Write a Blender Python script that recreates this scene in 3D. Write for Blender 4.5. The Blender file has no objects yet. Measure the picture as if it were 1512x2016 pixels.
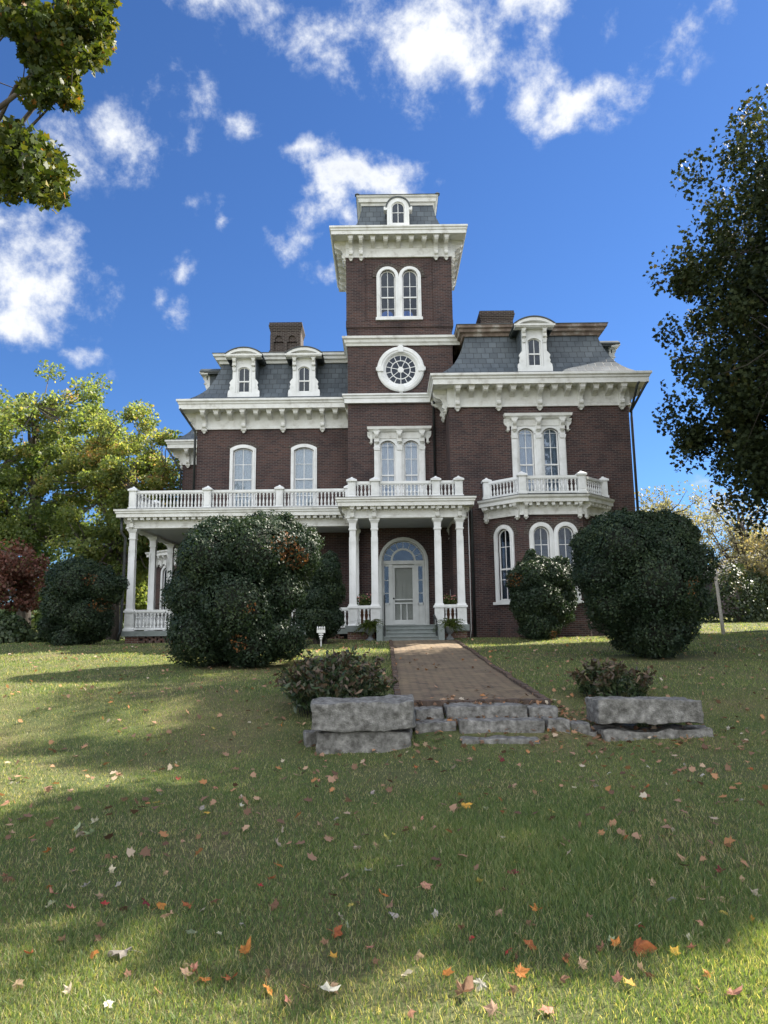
import bpy, bmesh, math, random
import numpy as np
from mathutils import Vector, Matrix
from mathutils.geometry import tessellate_polygon

R = math.radians
sc = bpy.context.scene
COL = sc.collection
random.seed(7)
rng = np.random.default_rng(7)

# ------------------------------------------------------------------ camera
PITCH, ROLL, FPX = R(9.15), 0.012, 1450.0          # focal length in pixels of a 1512 x 2016 frame
cam_d = bpy.data.cameras.new('camera')
cam = bpy.data.objects.new('camera', cam_d)
COL.objects.link(cam)
cam_d.sensor_fit = 'VERTICAL'
cam_d.sensor_height = 36.0
cam_d.lens = FPX / 2016.0 * 36.0
cam_d.clip_start = 0.05
cam_d.clip_end = 3000.0
cam.matrix_world = Matrix.Rotation(R(90) + PITCH, 4, 'X') @ Matrix.Rotation(-ROLL, 4, 'Z')
sc.camera = cam


def ray(u, v):
    a, b = (u - 756.0) / FPX, (1008.0 - v) / FPX
    x = a * math.cos(ROLL) + b * math.sin(ROLL)
    y = b * math.cos(ROLL) - a * math.sin(ROLL)
    return Vector((x, math.cos(PITCH) - y * math.sin(PITCH), math.sin(PITCH) + y * math.cos(PITCH)))


def at(u, v, Y):
    d = ray(u, v)
    return d * (Y / d.y)


# ------------------------------------------------------------------ view, world, sun
sc.view_settings.view_transform = 'Standard'
sc.view_settings.look = 'None'
sc.view_settings.exposure = 1.78
sc.view_settings.gamma = 1.0
sc.cycles.use_denoising = True
sc.cycles.max_bounces = 8
sc.cycles.transparent_max_bounces = 12
sc.cycles.sample_clamp_indirect = 6.0

SUN_AZ, SUN_EL = R(62), R(42)                       # azimuth measured from +Y towards +X
S_DIR = Vector((math.sin(SUN_AZ) * math.cos(SUN_EL), math.cos(SUN_AZ) * math.cos(SUN_EL), math.sin(SUN_EL)))
sun_d = bpy.data.lights.new('sun', 'SUN')
sun_d.energy = 5.0
sun_d.angle = R(0.55)
sun_d.color = (1.0, 0.92, 0.80)
sun = bpy.data.objects.new('sun', sun_d)
COL.objects.link(sun)
sun.rotation_euler = (-S_DIR).to_track_quat('-Z', 'Y').to_euler()
sun.location = (30, 10, 30)

world = bpy.data.worlds.new('World')
sc.world = world
world.use_nodes = True
wt = world.node_tree
wt.nodes.clear()


def WN(t, **k):
    n = wt.nodes.new(t)
    for a, b in k.items():
        setattr(n, a, b)
    return n


def wl(a, b):
    wt.links.new(a, b)


def wmath(op, a, b=None, clamp=False):
    n = WN('ShaderNodeMath', operation=op)
    n.use_clamp = clamp
    for i, q in enumerate((a, b)):
        if q is None:
            continue
        if isinstance(q, (int, float)):
            n.inputs[i].default_value = q
        else:
            wl(q, n.inputs[i])
    return n.outputs[0]


tcw = WN('ShaderNodeTexCoord')
DIRO = tcw.outputs['Generated']
sky = WN('ShaderNodeTexSky', sky_type='NISHITA')
sky.sun_disc = False
sky.sun_elevation = SUN_EL
sky.sun_rotation = SUN_AZ
sky.altitude = 300
sky.air_density = 1.0
sky.dust_density = 0.15
sky.ozone_density = 3.0
hsv = WN('ShaderNodeHueSaturation')
hsv.inputs['Saturation'].default_value = 1.0
hsv.inputs['Value'].default_value = 0.94
tint = WN('ShaderNodeMix', data_type='RGBA', blend_type='MULTIPLY')
tint.inputs[0].default_value = 1.0
wl(sky.outputs[0], tint.inputs[6])
tint.inputs[7].default_value = (0.62, 0.93, 1.36, 1)
wl(tint.outputs[2], hsv.inputs['Color'])
# clouds: measured directions in the sky, broken up by fractal noise; an unseen bank added behind the viewer as fill light for the facade
BLOBS = [(900, 20, 240, 150, 0, 1.0), (1010, 20, 120, 90, 0, 1.0), (820, 100, 110, 80, -20, .85), (480, 10, 190, 75, -8, .75),
         (300, 140, 90, 110, 20, .7), (215, 265, 130, 80, 15, .95), (150, 310, 90, 60, 0, .7), (80, 540, 130, 110, 10, 1.0),
         (20, 620, 90, 70, 0, .9), (20, 440, 90, 50, 0, .8), (470, 250, 55, 42, 25, .75), (585, 296, 80, 28, 0, .72),
         (720, 350, 115, 40, -5, .9), (650, 400, 110, 50, 40, .85), (580, 465, 75, 38, 10, .85), (640, 530, 60, 36, 0, .8),
         (1170, 175, 150, 42, 6, .9), (1030, 200, 44, 55, 0, .8), (1235, 60, 60, 70, 0, .7), (1260, 120, 60, 42, 20, .7),
         (922, 215, 34, 34, 45, .72), (375, 522, 52, 24, 15, .7), (328, 605, 46, 40, -20, .72), (433, 440, 26, 28, 0, .7),
         (365, 415, 42, 24, 0, .62), (170, 705, 60, 22, 0, .6), (1390, 15, 70, 35, 10, .68), (185, 755, 45, 30, 0, .6),
         (700, 430, 50, 60, 40, .7), (1445, 1010, 120, 60, 0, .8), (1330, 1040, 110, 45, 0, .8), (0, 820, 60, 60, 0, .7)]
wz = WN('ShaderNodeTexNoise')
wz.inputs['Scale'].default_value = 7.0
wz.inputs['Detail'].default_value = 3.0
wz.inputs['Roughness'].default_value = 0.62
wl(DIRO, wz.inputs['Vector'])
wv = WN('ShaderNodeVectorMath', operation='SUBTRACT')
wl(wz.outputs['Color'], wv.inputs[0])
wv.inputs[1].default_value = (.5, .5, .5)
ws = WN('ShaderNodeVectorMath', operation='SCALE')
wl(wv.outputs[0], ws.inputs[0])
ws.inputs['Scale'].default_value = 0.09
wa = WN('ShaderNodeVectorMath', operation='ADD')
wl(DIRO, wa.inputs[0])
wl(ws.outputs[0], wa.inputs[1])
WARPED = wa.outputs[0]
acc = None
for (u, v, ru, rv, ang, st) in BLOBS:
    c = ray(u, v).normalized()
    e1 = Vector((0, 0, 1)).cross(c).normalized() * -1
    e2 = e1.cross(c).normalized()
    e3 = e1.cross(e2)
    M3 = Matrix((e1, e2, e3)).transposed() @ Matrix.Rotation(R(ang), 3, 'Z')
    mp = WN('ShaderNodeMapping', vector_type='TEXTURE')
    mp.inputs['Location'].default_value = c
    mp.inputs['Rotation'].default_value = M3.to_euler()
    mp.inputs['Scale'].default_value = (ru * 1.4 / FPX, rv * 1.4 / FPX, .4)
    wl(WARPED, mp.inputs['Vector'])
    ln = WN('ShaderNodeVectorMath', operation='LENGTH')
    wl(mp.outputs[0], ln.inputs[0])
    q = wmath('MULTIPLY', wmath('SUBTRACT', 1.0, ln.outputs['Value'], True), st)
    acc = q if acc is None else wmath('MAXIMUM', acc, q)
nz = WN('ShaderNodeTexNoise')
nz.inputs['Scale'].default_value = 13.0
nz.inputs['Detail'].default_value = 12.0
nz.inputs['Roughness'].default_value = 0.63
nz.inputs['Distortion'].default_value = 0.08
wl(DIRO, nz.inputs['Vector'])
nzb = WN('ShaderNodeTexNoise')
nzb.inputs['Scale'].default_value = 2.6
nzb.inputs['Detail'].default_value = 9.0
nzb.inputs['Roughness'].default_value = 0.58
wl(DIRO, nzb.inputs['Vector'])
sep = WN('ShaderNodeSeparateXYZ')
wl(DIRO, sep.inputs[0])
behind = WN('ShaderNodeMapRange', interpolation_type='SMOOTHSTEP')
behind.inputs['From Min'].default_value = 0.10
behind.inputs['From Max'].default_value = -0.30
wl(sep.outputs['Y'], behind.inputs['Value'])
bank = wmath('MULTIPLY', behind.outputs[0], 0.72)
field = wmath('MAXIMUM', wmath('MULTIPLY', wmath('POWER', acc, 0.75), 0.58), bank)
dens = wmath('ADD', field, wmath('MULTIPLY', wmath('SUBTRACT', nz.outputs['Fac'], 0.5), 1.5))
dens = wmath('ADD', dens, wmath('MULTIPLY', wmath('SUBTRACT', nzb.outputs['Fac'], 0.5), 0.35))
present = WN('ShaderNodeMapRange', interpolation_type='SMOOTHSTEP')
present.inputs['From Min'].default_value = 0.02
present.inputs['From Max'].default_value = 0.20
wl(field, present.inputs['Value'])
msk = WN('ShaderNodeMapRange', interpolation_type='SMOOTHSTEP')
msk.inputs['From Min'].default_value = 0.22
msk.inputs['From Max'].default_value = 0.62
wl(dens, msk.inputs['Value'])
cmask = wmath('MULTIPLY', msk.outputs[0], present.outputs[0], True)
# cloud radiance: thin edges pale blue, dense parts white; the added bank is brightened to lift the shaded facade
ccol = WN('ShaderNodeMix', data_type='RGBA')
wl(cmask, ccol.inputs[0])
ccol.inputs[6].default_value = (5.2, 5.9, 7.4, 1)
ccol.inputs[7].default_value = (8.0, 8.2, 8.5, 1)
thick = WN('ShaderNodeMapRange', interpolation_type='SMOOTHSTEP')
thick.inputs['From Min'].default_value = 0.62
thick.inputs['From Max'].default_value = 1.05
wl(wmath('ADD', dens, wmath('MULTIPLY', wmath('SUBTRACT', nzb.outputs['Fac'], 0.5), 1.2)), thick.inputs['Value'])
cc2 = WN('ShaderNodeMix', data_type='RGBA')
wl(thick.outputs[0], cc2.inputs[0])
wl(ccol.outputs[2], cc2.inputs[6])
cc2.inputs[7].default_value = (5.2, 5.6, 6.5, 1)
fill_boost = wmath('ADD', 1.0, wmath('MULTIPLY', behind.outputs[0], 1.25))  # extra brightness of the added bank, fills the shaded facade
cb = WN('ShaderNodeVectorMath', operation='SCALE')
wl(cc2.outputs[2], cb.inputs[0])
wl(fill_boost, cb.inputs['Scale'])
mixw = WN('ShaderNodeMix', data_type='RGBA')
wl(cmask, mixw.inputs[0])
wl(hsv.outputs[0], mixw.inputs[6])
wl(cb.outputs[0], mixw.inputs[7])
bg = WN('ShaderNodeBackground')
bg.inputs['Strength'].default_value = 0.0375
wl(mixw.outputs[2], bg.inputs['Color'])
wo = WN('ShaderNodeOutputWorld')
wl(bg.outputs[0], wo.inputs['Surface'])
world.cycles.sampling_method = 'MANUAL'
world.cycles.sample_map_resolution = 1024

# ------------------------------------------------------------------ helpers
class MB:
    def __init__(s):
        s.v, s.f = [], []

    def add(s, vs, fs):
        o = len(s.v)
        s.v += [tuple(q) for q in vs]
        s.f += [tuple(i + o for i in f) for f in fs]
        return s

    def box(s, x0, x1, y0, y1, z0, z1):
        return s.add([(x0, y0, z0), (x1, y0, z0), (x1, y1, z0), (x0, y1, z0), (x0, y0, z1), (x1, y0, z1), (x1, y1, z1), (x0, y1, z1)],
                     [(0, 3, 2, 1), (4, 5, 6, 7), (0, 1, 5, 4), (1, 2, 6, 5), (2, 3, 7, 6), (3, 0, 4, 7)])

    def frustum(s, cx, cy, z0, a0, z1, a1, b0=None, b1=None):
        b0 = a0 if b0 is None else b0
        b1 = a1 if b1 is None else b1
        return s.add([(cx - a0, cy - b0, z0), (cx + a0, cy - b0, z0), (cx + a0, cy + b0, z0), (cx - a0, cy + b0, z0),
                      (cx - a1, cy - b1, z1), (cx + a1, cy - b1, z1), (cx + a1, cy + b1, z1), (cx - a1, cy + b1, z1)],
                     [(0, 3, 2, 1), (4, 5, 6, 7), (0, 1, 5, 4), (1, 2, 6, 5), (2, 3, 7, 6), (3, 0, 4, 7)])

    def prism(s, outer, y0, y1, holes=()):
        """outline (and holes) in the x-z plane, extruded from y0 to y1"""
        loops = [list(outer)] + [list(h) for h in holes]
        tris = tessellate_polygon([[Vector((x, z, 0)) for x, z in l] for l in loops])
        flat = [q for l in loops for q in l]
        n = len(flat)
        vs = [(x, y0, z) for x, z in flat] + [(x, y1, z) for x, z in flat]
        fs = [tuple(t) for t in tris] + [(t[2] + n, t[1] + n, t[0] + n) for t in tris]
        o = 0
        for l in loops:
            m = len(l)
            for i in range(m):
                j = (i + 1) % m
                fs.append((o + i, o + j, o + j + n, o + i + n))
            o += m
        return s.add(vs, fs)

    def sweep(s, path, prof, closed=False, profclosed=True):
        """profile [(outward offset, z)] along a plan path, outside on its right; corners mitred"""
        n, rings = len(path), []
        for i, (x, y) in enumerate(path):
            ns = []
            for a, b in (((i - 1) % n, i), (i, (i + 1) % n)):
                if not closed and ((i == 0 and b == 0) or (i == n - 1 and a == n - 1)):
                    continue
                dx, dy = path[b][0] - path[a][0], path[b][1] - path[a][1]
                l = math.hypot(dx, dy)
                ns.append((dy / l, -dx / l))
            if len(ns) == 1:
                nx, ny = ns[0]
            else:
                k = 1 + ns[0][0] * ns[1][0] + ns[0][1] * ns[1][1]
                nx, ny = (ns[0][0] + ns[1][0]) / k, (ns[0][1] + ns[1][1]) / k
            rings.append([(x + nx * o, y + ny * o, z) for o, z in prof])
        m = len(prof)
        vs = [q for r in rings for q in r]
        fs = []
        for i in range(n if closed else n - 1):
            a, b = i * m, ((i + 1) % n) * m
            for j in range(m if profclosed else m - 1):
                k = (j + 1) % m
                fs.append((a + j, b + j, b + k, a + k))
        if not closed and profclosed:
            fs += [tuple(range(m)), tuple(range((n - 1) * m, n * m))[::-1]]
        return s.add(vs, fs)

    def lathe(s, prof, cx=0, cy=0, n=12):
        vs = [(cx + r * math.cos(2 * math.pi * i / n), cy + r * math.sin(2 * math.pi * i / n), z) for r, z in prof for i in range(n)]
        fs = [(j * n + i, j * n + (i + 1) % n, (j + 1) * n + (i + 1) % n, (j + 1) * n + i) for j in range(len(prof) - 1) for i in range(n)]
        fs += [tuple(range(n))[::-1], tuple(range((len(prof) - 1) * n, len(prof) * n))]
        return s.add(vs, fs)

    def tube(s, pts, rad, n=8):
        pts = [Vector(q) for q in pts]
        rad = [rad] * len(pts) if isinstance(rad, (int, float)) else rad
        vs = []
        ref = Vector((0.31, 0.17, 0.93))
        for i, q in enumerate(pts):
            d = (pts[min(i + 1, len(pts) - 1)] - pts[max(i - 1, 0)]).normalized()
            if abs(d.dot(ref)) > .97:
                ref = Vector((0.9, 0.3, 0.1))
            a = d.cross(ref).normalized()
            b = d.cross(a)
            vs += [q + (a * math.cos(2 * math.pi * k / n) + b * math.sin(2 * math.pi * k / n)) * rad[i] for k in range(n)]
        fs = [(j * n + i, j * n + (i + 1) % n, (j + 1) * n + (i + 1) % n, (j + 1) * n + i) for j in range(len(pts) - 1) for i in range(n)]
        fs += [tuple(range(n))[::-1], tuple(range((len(pts) - 1) * n, len(pts) * n))]
        return s.add(vs, fs)

    def merge(s, o, M=None):
        return s.add([M @ Vector(q) for q in o.v] if M else o.v, o.f)

    def mesh(s, name, mat, smooth=False):
        me = bpy.data.meshes.new(name)
        me.from_pydata(s.v, [], s.f)
        bm = bmesh.new()
        bm.from_mesh(me)
        bmesh.ops.recalc_face_normals(bm, faces=bm.faces)
        bm.to_mesh(me)
        bm.free()
        if mat:
            me.materials.append(mat)
        if smooth:
            me.polygons.foreach_set('use_smooth', [True] * len(me.polygons))
        return me

    def build(s, name, mat, parent=None, smooth=False, bevel=0):
        o = link(name, s.mesh(name, mat, smooth), parent)
        if bevel:
            b = o.modifiers.new('edge', 'BEVEL')
            b.width = bevel
            b.segments = 2
            b.limit_method = 'ANGLE'
        return o


def link(name, data, parent=None, M=None):
    o = bpy.data.objects.new(name, data)
    COL.objects.link(o)
    if parent is not None:
        o.parent = parent
        if parent.type == 'EMPTY' and parent.parent is None:
            o.matrix_parent_inverse = Matrix.Translation(-parent.location)
    if M is not None:
        o.matrix_basis = M
    return o


def thing(name, label, cat, loc, group=None):
    o = bpy.data.objects.new(name, None)
    COL.objects.link(o)
    o.location = loc
    o.empty_display_size = .2
    return tag(o, label, cat, group)


def tag(o, label, cat, group=None):
    o['label'], o['category'] = label, cat
    if group:
        o['group'] = group
    return o


def kind(o, k):
    o['kind'] = k
    return o


def dup_part(src, parent, M):
    """a copy of a part with its sub-parts"""
    c = src.copy()
    COL.objects.link(c)
    c.parent = parent
    c.matrix_parent_inverse = src.matrix_parent_inverse.copy()
    c.matrix_basis = M
    for ch in src.children:
        d = ch.copy()
        COL.objects.link(d)
        d.parent = c
    return c


def T(x, y, z, rz=0.0):
    return Matrix.Translation((x, y, z)) @ Matrix.Rotation(rz, 4, 'Z')


# ------------------------------------------------------------------ materials
def newmat(name):
    m = bpy.data.materials.new(name)
    m.use_nodes = True
    t = m.node_tree
    t.nodes.clear()
    out = t.nodes.new('ShaderNodeOutputMaterial')

    def N(ty, **k):
        n = t.nodes.new(ty)
        for a, b in k.items():
            if a.startswith('i_'):
                n.inputs[a[2:].replace('_', ' ')].default_value = b
            else:
                setattr(n, a, b)
        return n

    def L(a, b):
        t.links.new(a, b)
    return m, N, L, out


def ramp(N, L, fac, stops):
    r = N('ShaderNodeValToRGB')
    e = r.color_ramp.elements
    while len(e) < len(stops):
        e.new(.5)
    for i, (p, c) in enumerate(stops):
        e[i].position = p
        e[i].color = (*c, 1)
    L(fac, r.inputs[0])
    return r.outputs[0]


def surf(name, stops, scale=3.0, detail=6.0, rough=.6, bump=0.0, bscale=30.0, spec=.4, coord='Object', stretch=(1, 1, 1)):
    m, N, L, out = newmat(name)
    tc = N('ShaderNodeTexCoord')
    mp = N('ShaderNodeMapping')
    mp.inputs['Scale'].default_value = stretch
    L(tc.outputs[coord], mp.inputs[0])
    n = N('ShaderNodeTexNoise', i_Scale=scale, i_Detail=detail, i_Roughness=.62)
    L(mp.outputs[0], n.inputs['Vector'])
    p = N('ShaderNodeBsdfPrincipled', i_Roughness=rough)
    p.inputs['Specular IOR Level'].default_value = spec
    L(ramp(N, L, n.outputs['Fac'], stops), p.inputs['Base Color'])
    if bump:
        b = N('ShaderNodeTexNoise', i_Scale=bscale, i_Detail=8.0, i_Roughness=.65)
        L(mp.outputs[0], b.inputs['Vector'])
        bp = N('ShaderNodeBump', i_Strength=bump, i_Distance=.03)
        L(b.outputs['Fac'], bp.inputs['Height'])
        L(bp.outputs[0], p.inputs['Normal'])
    L(p.outputs[0], out.inputs[0])
    return m


def wallcoord(N, L):
    """horizontal distance along a vertical wall of any direction, and height"""
    g = N('ShaderNodeNewGeometry')
    cr = N('ShaderNodeVectorMath', operation='CROSS_PRODUCT')
    cr.inputs[0].default_value = (0, 0, 1)
    L(g.outputs['True Normal'], cr.inputs[1])
    nm = N('ShaderNodeVectorMath', operation='NORMALIZE')
    L(cr.outputs[0], nm.inputs[0])
    dt = N('ShaderNodeVectorMath', operation='DOT_PRODUCT')
    L(g.outputs['Position'], dt.inputs[0])
    L(nm.outputs[0], dt.inputs[1])
    sp = N('ShaderNodeSeparateXYZ')
    L(g.outputs['Position'], sp.inputs[0])
    cb = N('ShaderNodeCombineXYZ')
    L(dt.outputs['Value'], cb.inputs[0])
    L(sp.outputs['Z'], cb.inputs[1])
    return cb.outputs[0], g.outputs['Position']


def brickmat(name, c1, c2, mortar, bw=.215, bh=.068, ms=.011, rough=.85, stain=.5, spec=.25, bias=0.0):
    m, N, L, out = newmat(name)
    co, pos = wallcoord(N, L)
    b = N('ShaderNodeTexBrick', i_Scale=1.0)
    b.offset = .5
    b.inputs['Color1'].default_value = (*c1, 1)
    b.inputs['Color2'].default_value = (*c2, 1)
    b.inputs['Mortar'].default_value = (*mortar, 1)
    b.inputs['Mortar Size'].default_value = ms
    b.inputs['Mortar Smooth'].default_value = .2
    b.inputs['Bias'].default_value = bias
    b.inputs['Brick Width'].default_value = bw
    b.inputs['Row Height'].default_value = bh
    L(co, b.inputs['Vector'])
    n = N('ShaderNodeTexNoise', i_Scale=.9, i_Detail=7.0, i_Roughness=.65)
    L(pos, n.inputs['Vector'])
    mx = N('ShaderNodeMix', data_type='RGBA', blend_type='MULTIPLY')
    mx.inputs[0].default_value = stain
    L(b.outputs['Color'], mx.inputs[6])
    L(ramp(N, L, n.outputs['Fac'], [(.3, (.55, .56, .60)), (.5, (.95, .95, .95)), (.62, (1.1, 1.06, 1.02)), (.78, (1.5, 1.42, 1.35))]), mx.inputs[7])
    p = N('ShaderNodeBsdfPrincipled', i_Roughness=rough)
    p.inputs['Specular IOR Level'].default_value = spec
    L(mx.outputs[2], p.inputs['Base Color'])
    bp = N('ShaderNodeBump', i_Strength=.6, i_Distance=.012)
    iv = N('ShaderNodeMath', operation='SUBTRACT')
    iv.inputs[0].default_value = 1
    L(b.outputs['Fac'], iv.inputs[1])
    L(iv.outputs[0], bp.inputs['Height'])
    L(bp.outputs[0], p.inputs['Normal'])
    L(p.outputs[0], out.inputs[0])
    return m


def glassmat(name, tint=(.75, .8, .85), refl=.30, gcol=(.8, .85, .9)):
    m, N, L, out = newmat(name)
    tr = N('ShaderNodeBsdfTransparent')
    tr.inputs[0].default_value = (*tint, 1)
    gl = N('ShaderNodeBsdfGlossy', i_Roughness=.03)
    gl.inputs['Color'].default_value = (*gcol, 1)
    tc = N('ShaderNodeTexCoord')
    nn = N('ShaderNodeTexNoise', i_Scale=1.6, i_Detail=2.0)
    L(tc.outputs['Object'], nn.inputs['Vector'])
    bp = N('ShaderNodeBump', i_Strength=.25, i_Distance=.03)
    L(nn.outputs['Fac'], bp.inputs['Height'])
    L(bp.outputs[0], gl.inputs['Normal'])
    fr = N('ShaderNodeFresnel', i_IOR=1.5)
    mr = N('ShaderNodeMapRange')
    mr.inputs['To Min'].default_value = refl
    mr.inputs['To Max'].default_value = 1.0
    L(fr.outputs[0], mr.inputs[0])
    mx = N('ShaderNodeMixShader')
    L(mr.outputs[0], mx.inputs[0])
    L(tr.outputs[0], mx.inputs[1])
    L(gl.outputs[0], mx.inputs[2])
    L(mx.outputs[0], out.inputs[0])
    return m


def leafmat(name, stops, rough=.5, trans=.35, spec=.4, warm=(1.25, 1.15, .5), fac='tint'):
    m, N, L, out = newmat(name)
    a = N('ShaderNodeAttribute', attribute_name=fac)
    col = ramp(N, L, a.outputs['Fac'], stops)
    p = N('ShaderNodeBsdfPrincipled', i_Roughness=rough)
    p.inputs['Specular IOR Level'].default_value = spec
    L(col, p.inputs['Base Color'])
    t = N('ShaderNodeBsdfTranslucent')
    mu = N('ShaderNodeMix', data_type='RGBA', blend_type='MULTIPLY')
    mu.inputs[0].default_value = 1
    L(col, mu.inputs[6])
    mu.inputs[7].default_value = (*warm, 1)
    L(mu.outputs[2], t.inputs[0])
    mx = N('ShaderNodeMixShader')
    mx.inputs[0].default_value = trans
    L(p.outputs[0], mx.inputs[1])
    L(t.outputs[0], mx.inputs[2])
    L(mx.outputs[0], out.inputs[0])
    return m


M_BRICK = brickmat('old red brick', (.084, .044, .038), (.035, .023, .024), (.110, .094, .090), bias=-.05, stain=.9)
M_CHIM = brickmat('chimney brick', (.062, .042, .036), (.034, .026, .025), (.13, .115, .10), ms=.014)
M_FOUND = brickmat('foundation brick', (.16, .07, .05), (.10, .05, .04), (.25, .21, .18))
M_SLATE = brickmat('slate', (.108, .130, .148), (.072, .088, .102), (.042, .050, .058), bw=.31, bh=.26, ms=.012, rough=.6, stain=.75, spec=.3)
M_WHITE = surf('white paint', [(.3, (.55, .56, .54)), (.5, (.69, .70, .69)), (.7, (.75, .76, .76))], 2.2, 8, .5, .08, 14)
M_CORN = surf('weathered cream paint', [(.28, (.42, .41, .375)), (.46, (.63, .63, .60)), (.7, (.72, .73, .71))], 3.0, 9, .6, .1, 12)
M_SASH = surf('sash paint', [(.3, (.62, .63, .62)), (.7, (.78, .78, .77))], 3, 5, .5)
M_DOOR = surf('grey green door paint', [(.3, (.40, .43, .39)), (.7, (.48, .51, .47))], 3, 5, .5)
M_DOORT = surf('pale grey shaded door surround', [(.3, (.50, .52, .50)), (.7, (.60, .62, .60))], 3, 5, .5)  # shade deep in the porch is mixed into this grey
M_GREY = surf('grey porch paint', [(.3, (.15, .175, .165)), (.7, (.22, .245, .235))], 4, 7, .6, .1, 20)
M_CEIL = surf('porch ceiling', [(.3, (.42, .44, .45)), (.7, (.5, .52, .53))], 3, 5, .6)
M_BLACK = surf('black iron', [(.3, (.012, .014, .014)), (.7, (.03, .034, .034))], 6, 4, .45)
M_LACE = surf('lace curtain', [(.3, (.34, .38, .44)), (.5, (.55, .58, .62)), (.68, (.74, .76, .78))], 9, 8, .9, stretch=(6, 1, .5))
M_LACE2 = surf('lace panel', [(.35, (.50, .53, .52)), (.5, (.66, .68, .66)), (.65, (.78, .79, .78))], 16, 6, .9)
M_DARK = surf('dark interior', [(.3, (.02, .02, .022)), (.7, (.03, .03, .034))], 2, 3, .9)  # near-black colour stands in for the shade of unlit rooms and hollows
M_TIN = surf('dark tin roof', [(.3, (.035, .045, .045)), (.7, (.07, .08, .08))], 3, 5, .5)
M_GLASS = glassmat('window glass', refl=.05)
M_GLASSD = glassmat('dark window glass', (.42, .48, .55), .0)

# ------------------------------------------------------------------ outlines


def archpoly(cx, w, z0, zs, rise, n=14):
    """rectangle from z0 to the spring line zs closed by an arch of that rise"""
    h = w / 2.0
    pts = [(cx - h, z0), (cx + h, z0)]
    if rise <= 0:
        return pts + [(cx + h, zs), (cx - h, zs)]
    if abs(rise - h) < 1e-6:
        r, c, a0 = h, zs, 0.0
    else:
        r = (h * h + rise * rise) / (2 * rise)
        c = zs + rise - r
        a0 = math.asin((zs - c) / r)
    for i in range(n + 1):
        a = a0 + (math.pi - 2 * a0) * i / n
        pts.append((cx + r * math.cos(a), c + r * math.sin(a)))
    return pts


def archtop(w, zs, rise, dx):
    h = w / 2.0
    if rise <= 0:
        return zs
    r = (h * h + rise * rise) / (2 * rise)
    return zs + rise - r + math.sqrt(max(0, r * r - dx * dx))


def sash(parent, cx, w, z0, zs, rise, rows, meet, y, cols=2, glass=None, curtain=None, cz0=None, cz1=None, deep=.16):
    """sliding sash in an arched opening: timber ring, bars, panes and what hangs behind"""
    b = MB()
    t = .045
    b.prism(archpoly(cx, w + .02, z0 - .01, zs, rise), y, y + .05, [archpoly(cx, w - 2 * t, z0 + t, zs, max(rise - t * .6, .001) if rise < w / 2 - .01 else w / 2 - t)])
    for k in range(1, cols):
        x = cx - w / 2 + w * k / cols
        b.box(x - .013, x + .013, y + .01, y + .042, z0 + t * .5, archtop(w - .06, zs, max(rise - .03, .01), x - cx))
    for q in rows:
        b.box(cx - w / 2 + .02, cx + w / 2 - .02, y + .012, y + .040, q - .012, q + .012)
    if meet:
        b.box(cx - w / 2 + .01, cx + w / 2 - .01, y - .012, y + .045, meet - .028, meet + .028)
    b.build('sash', M_SASH, parent)
    g = MB().prism(archpoly(cx, w - .03, z0 + .01, zs, max(rise - .01, .001) if rise < w / 2 - .01 else w / 2 - .015), y + .024, y + .028)
    g.build('pane', glass or M_GLASS, parent)
    if curtain:
        c = MB()
        n = 36
        z_0, z_1 = (z0 - .1 if cz0 is None else cz0), (zs + rise if cz1 is None else cz1)
        vs, fs = [], []
        for i in range(n + 1):
            x = cx - w / 2 - .05 + (w + .1) * i / n
            yy = y + deep + .018 * math.sin(i * 1.9) + .012 * math.sin(i * .83 + cx)
            vs += [(x, yy, z_0), (x, yy, z_1)]
        for i in range(n):
            fs.append((2 * i, 2 * i + 2, 2 * i + 3, 2 * i + 1))
        c.add(vs, fs)
        c.build('curtain', curtain, parent, True)


# ------------------------------------------------------------------ the mansion
HOUSE = thing('mansion', 'large dark red brick mansion with square tower, slate mansard roofs and white porch', 'house', (0.7, 29.0, -0.3))
GZ = -0.45                                          # walls start below the lawn
TX0, TX1, TY0, TY1 = -1.40, 2.86, 28.5, 32.45       # tower
LX, LY = -7.70, 29.6                                # front left wing
RX0, RX1, RY = 2.50, 9.30, 26.9                     # right wing
BACK = 40.0
TC = (TX0 + TX1) / 2

# openings
LW = [(-5.78, LY), (-3.27, LY)]                     # arched windows above the porch roof
TWIN = [(0.262, .64), (1.178, .64)]
HW_T, HW_R = 0.645, 5.82                            # hooded double windows


def op_left(cx):
    return archpoly(cx, .81, 4.72, 7.37, .13)


def op_tower(cx):
    return archpoly(cx, .64, 12.66, 14.40, .32)


def op_hood(cx, s):
    return archpoly(cx + s * .465, .58, 4.72, 7.30, .15)


DOORC = 0.725
OC = (0.745, 10.42)


def circle(c, r, n=40):
    return [(c[0] + r * math.cos(2 * math.pi * i / n), c[1] + r * math.sin(2 * math.pi * i / n)) for i in range(n)]


def archband(cx, wo, ro, wi, ri, zs):
    return archpoly(cx, wo, 0, zs, ro)[2:] + archpoly(cx, wi, 0, zs, ri)[2:][::-1]


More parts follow.
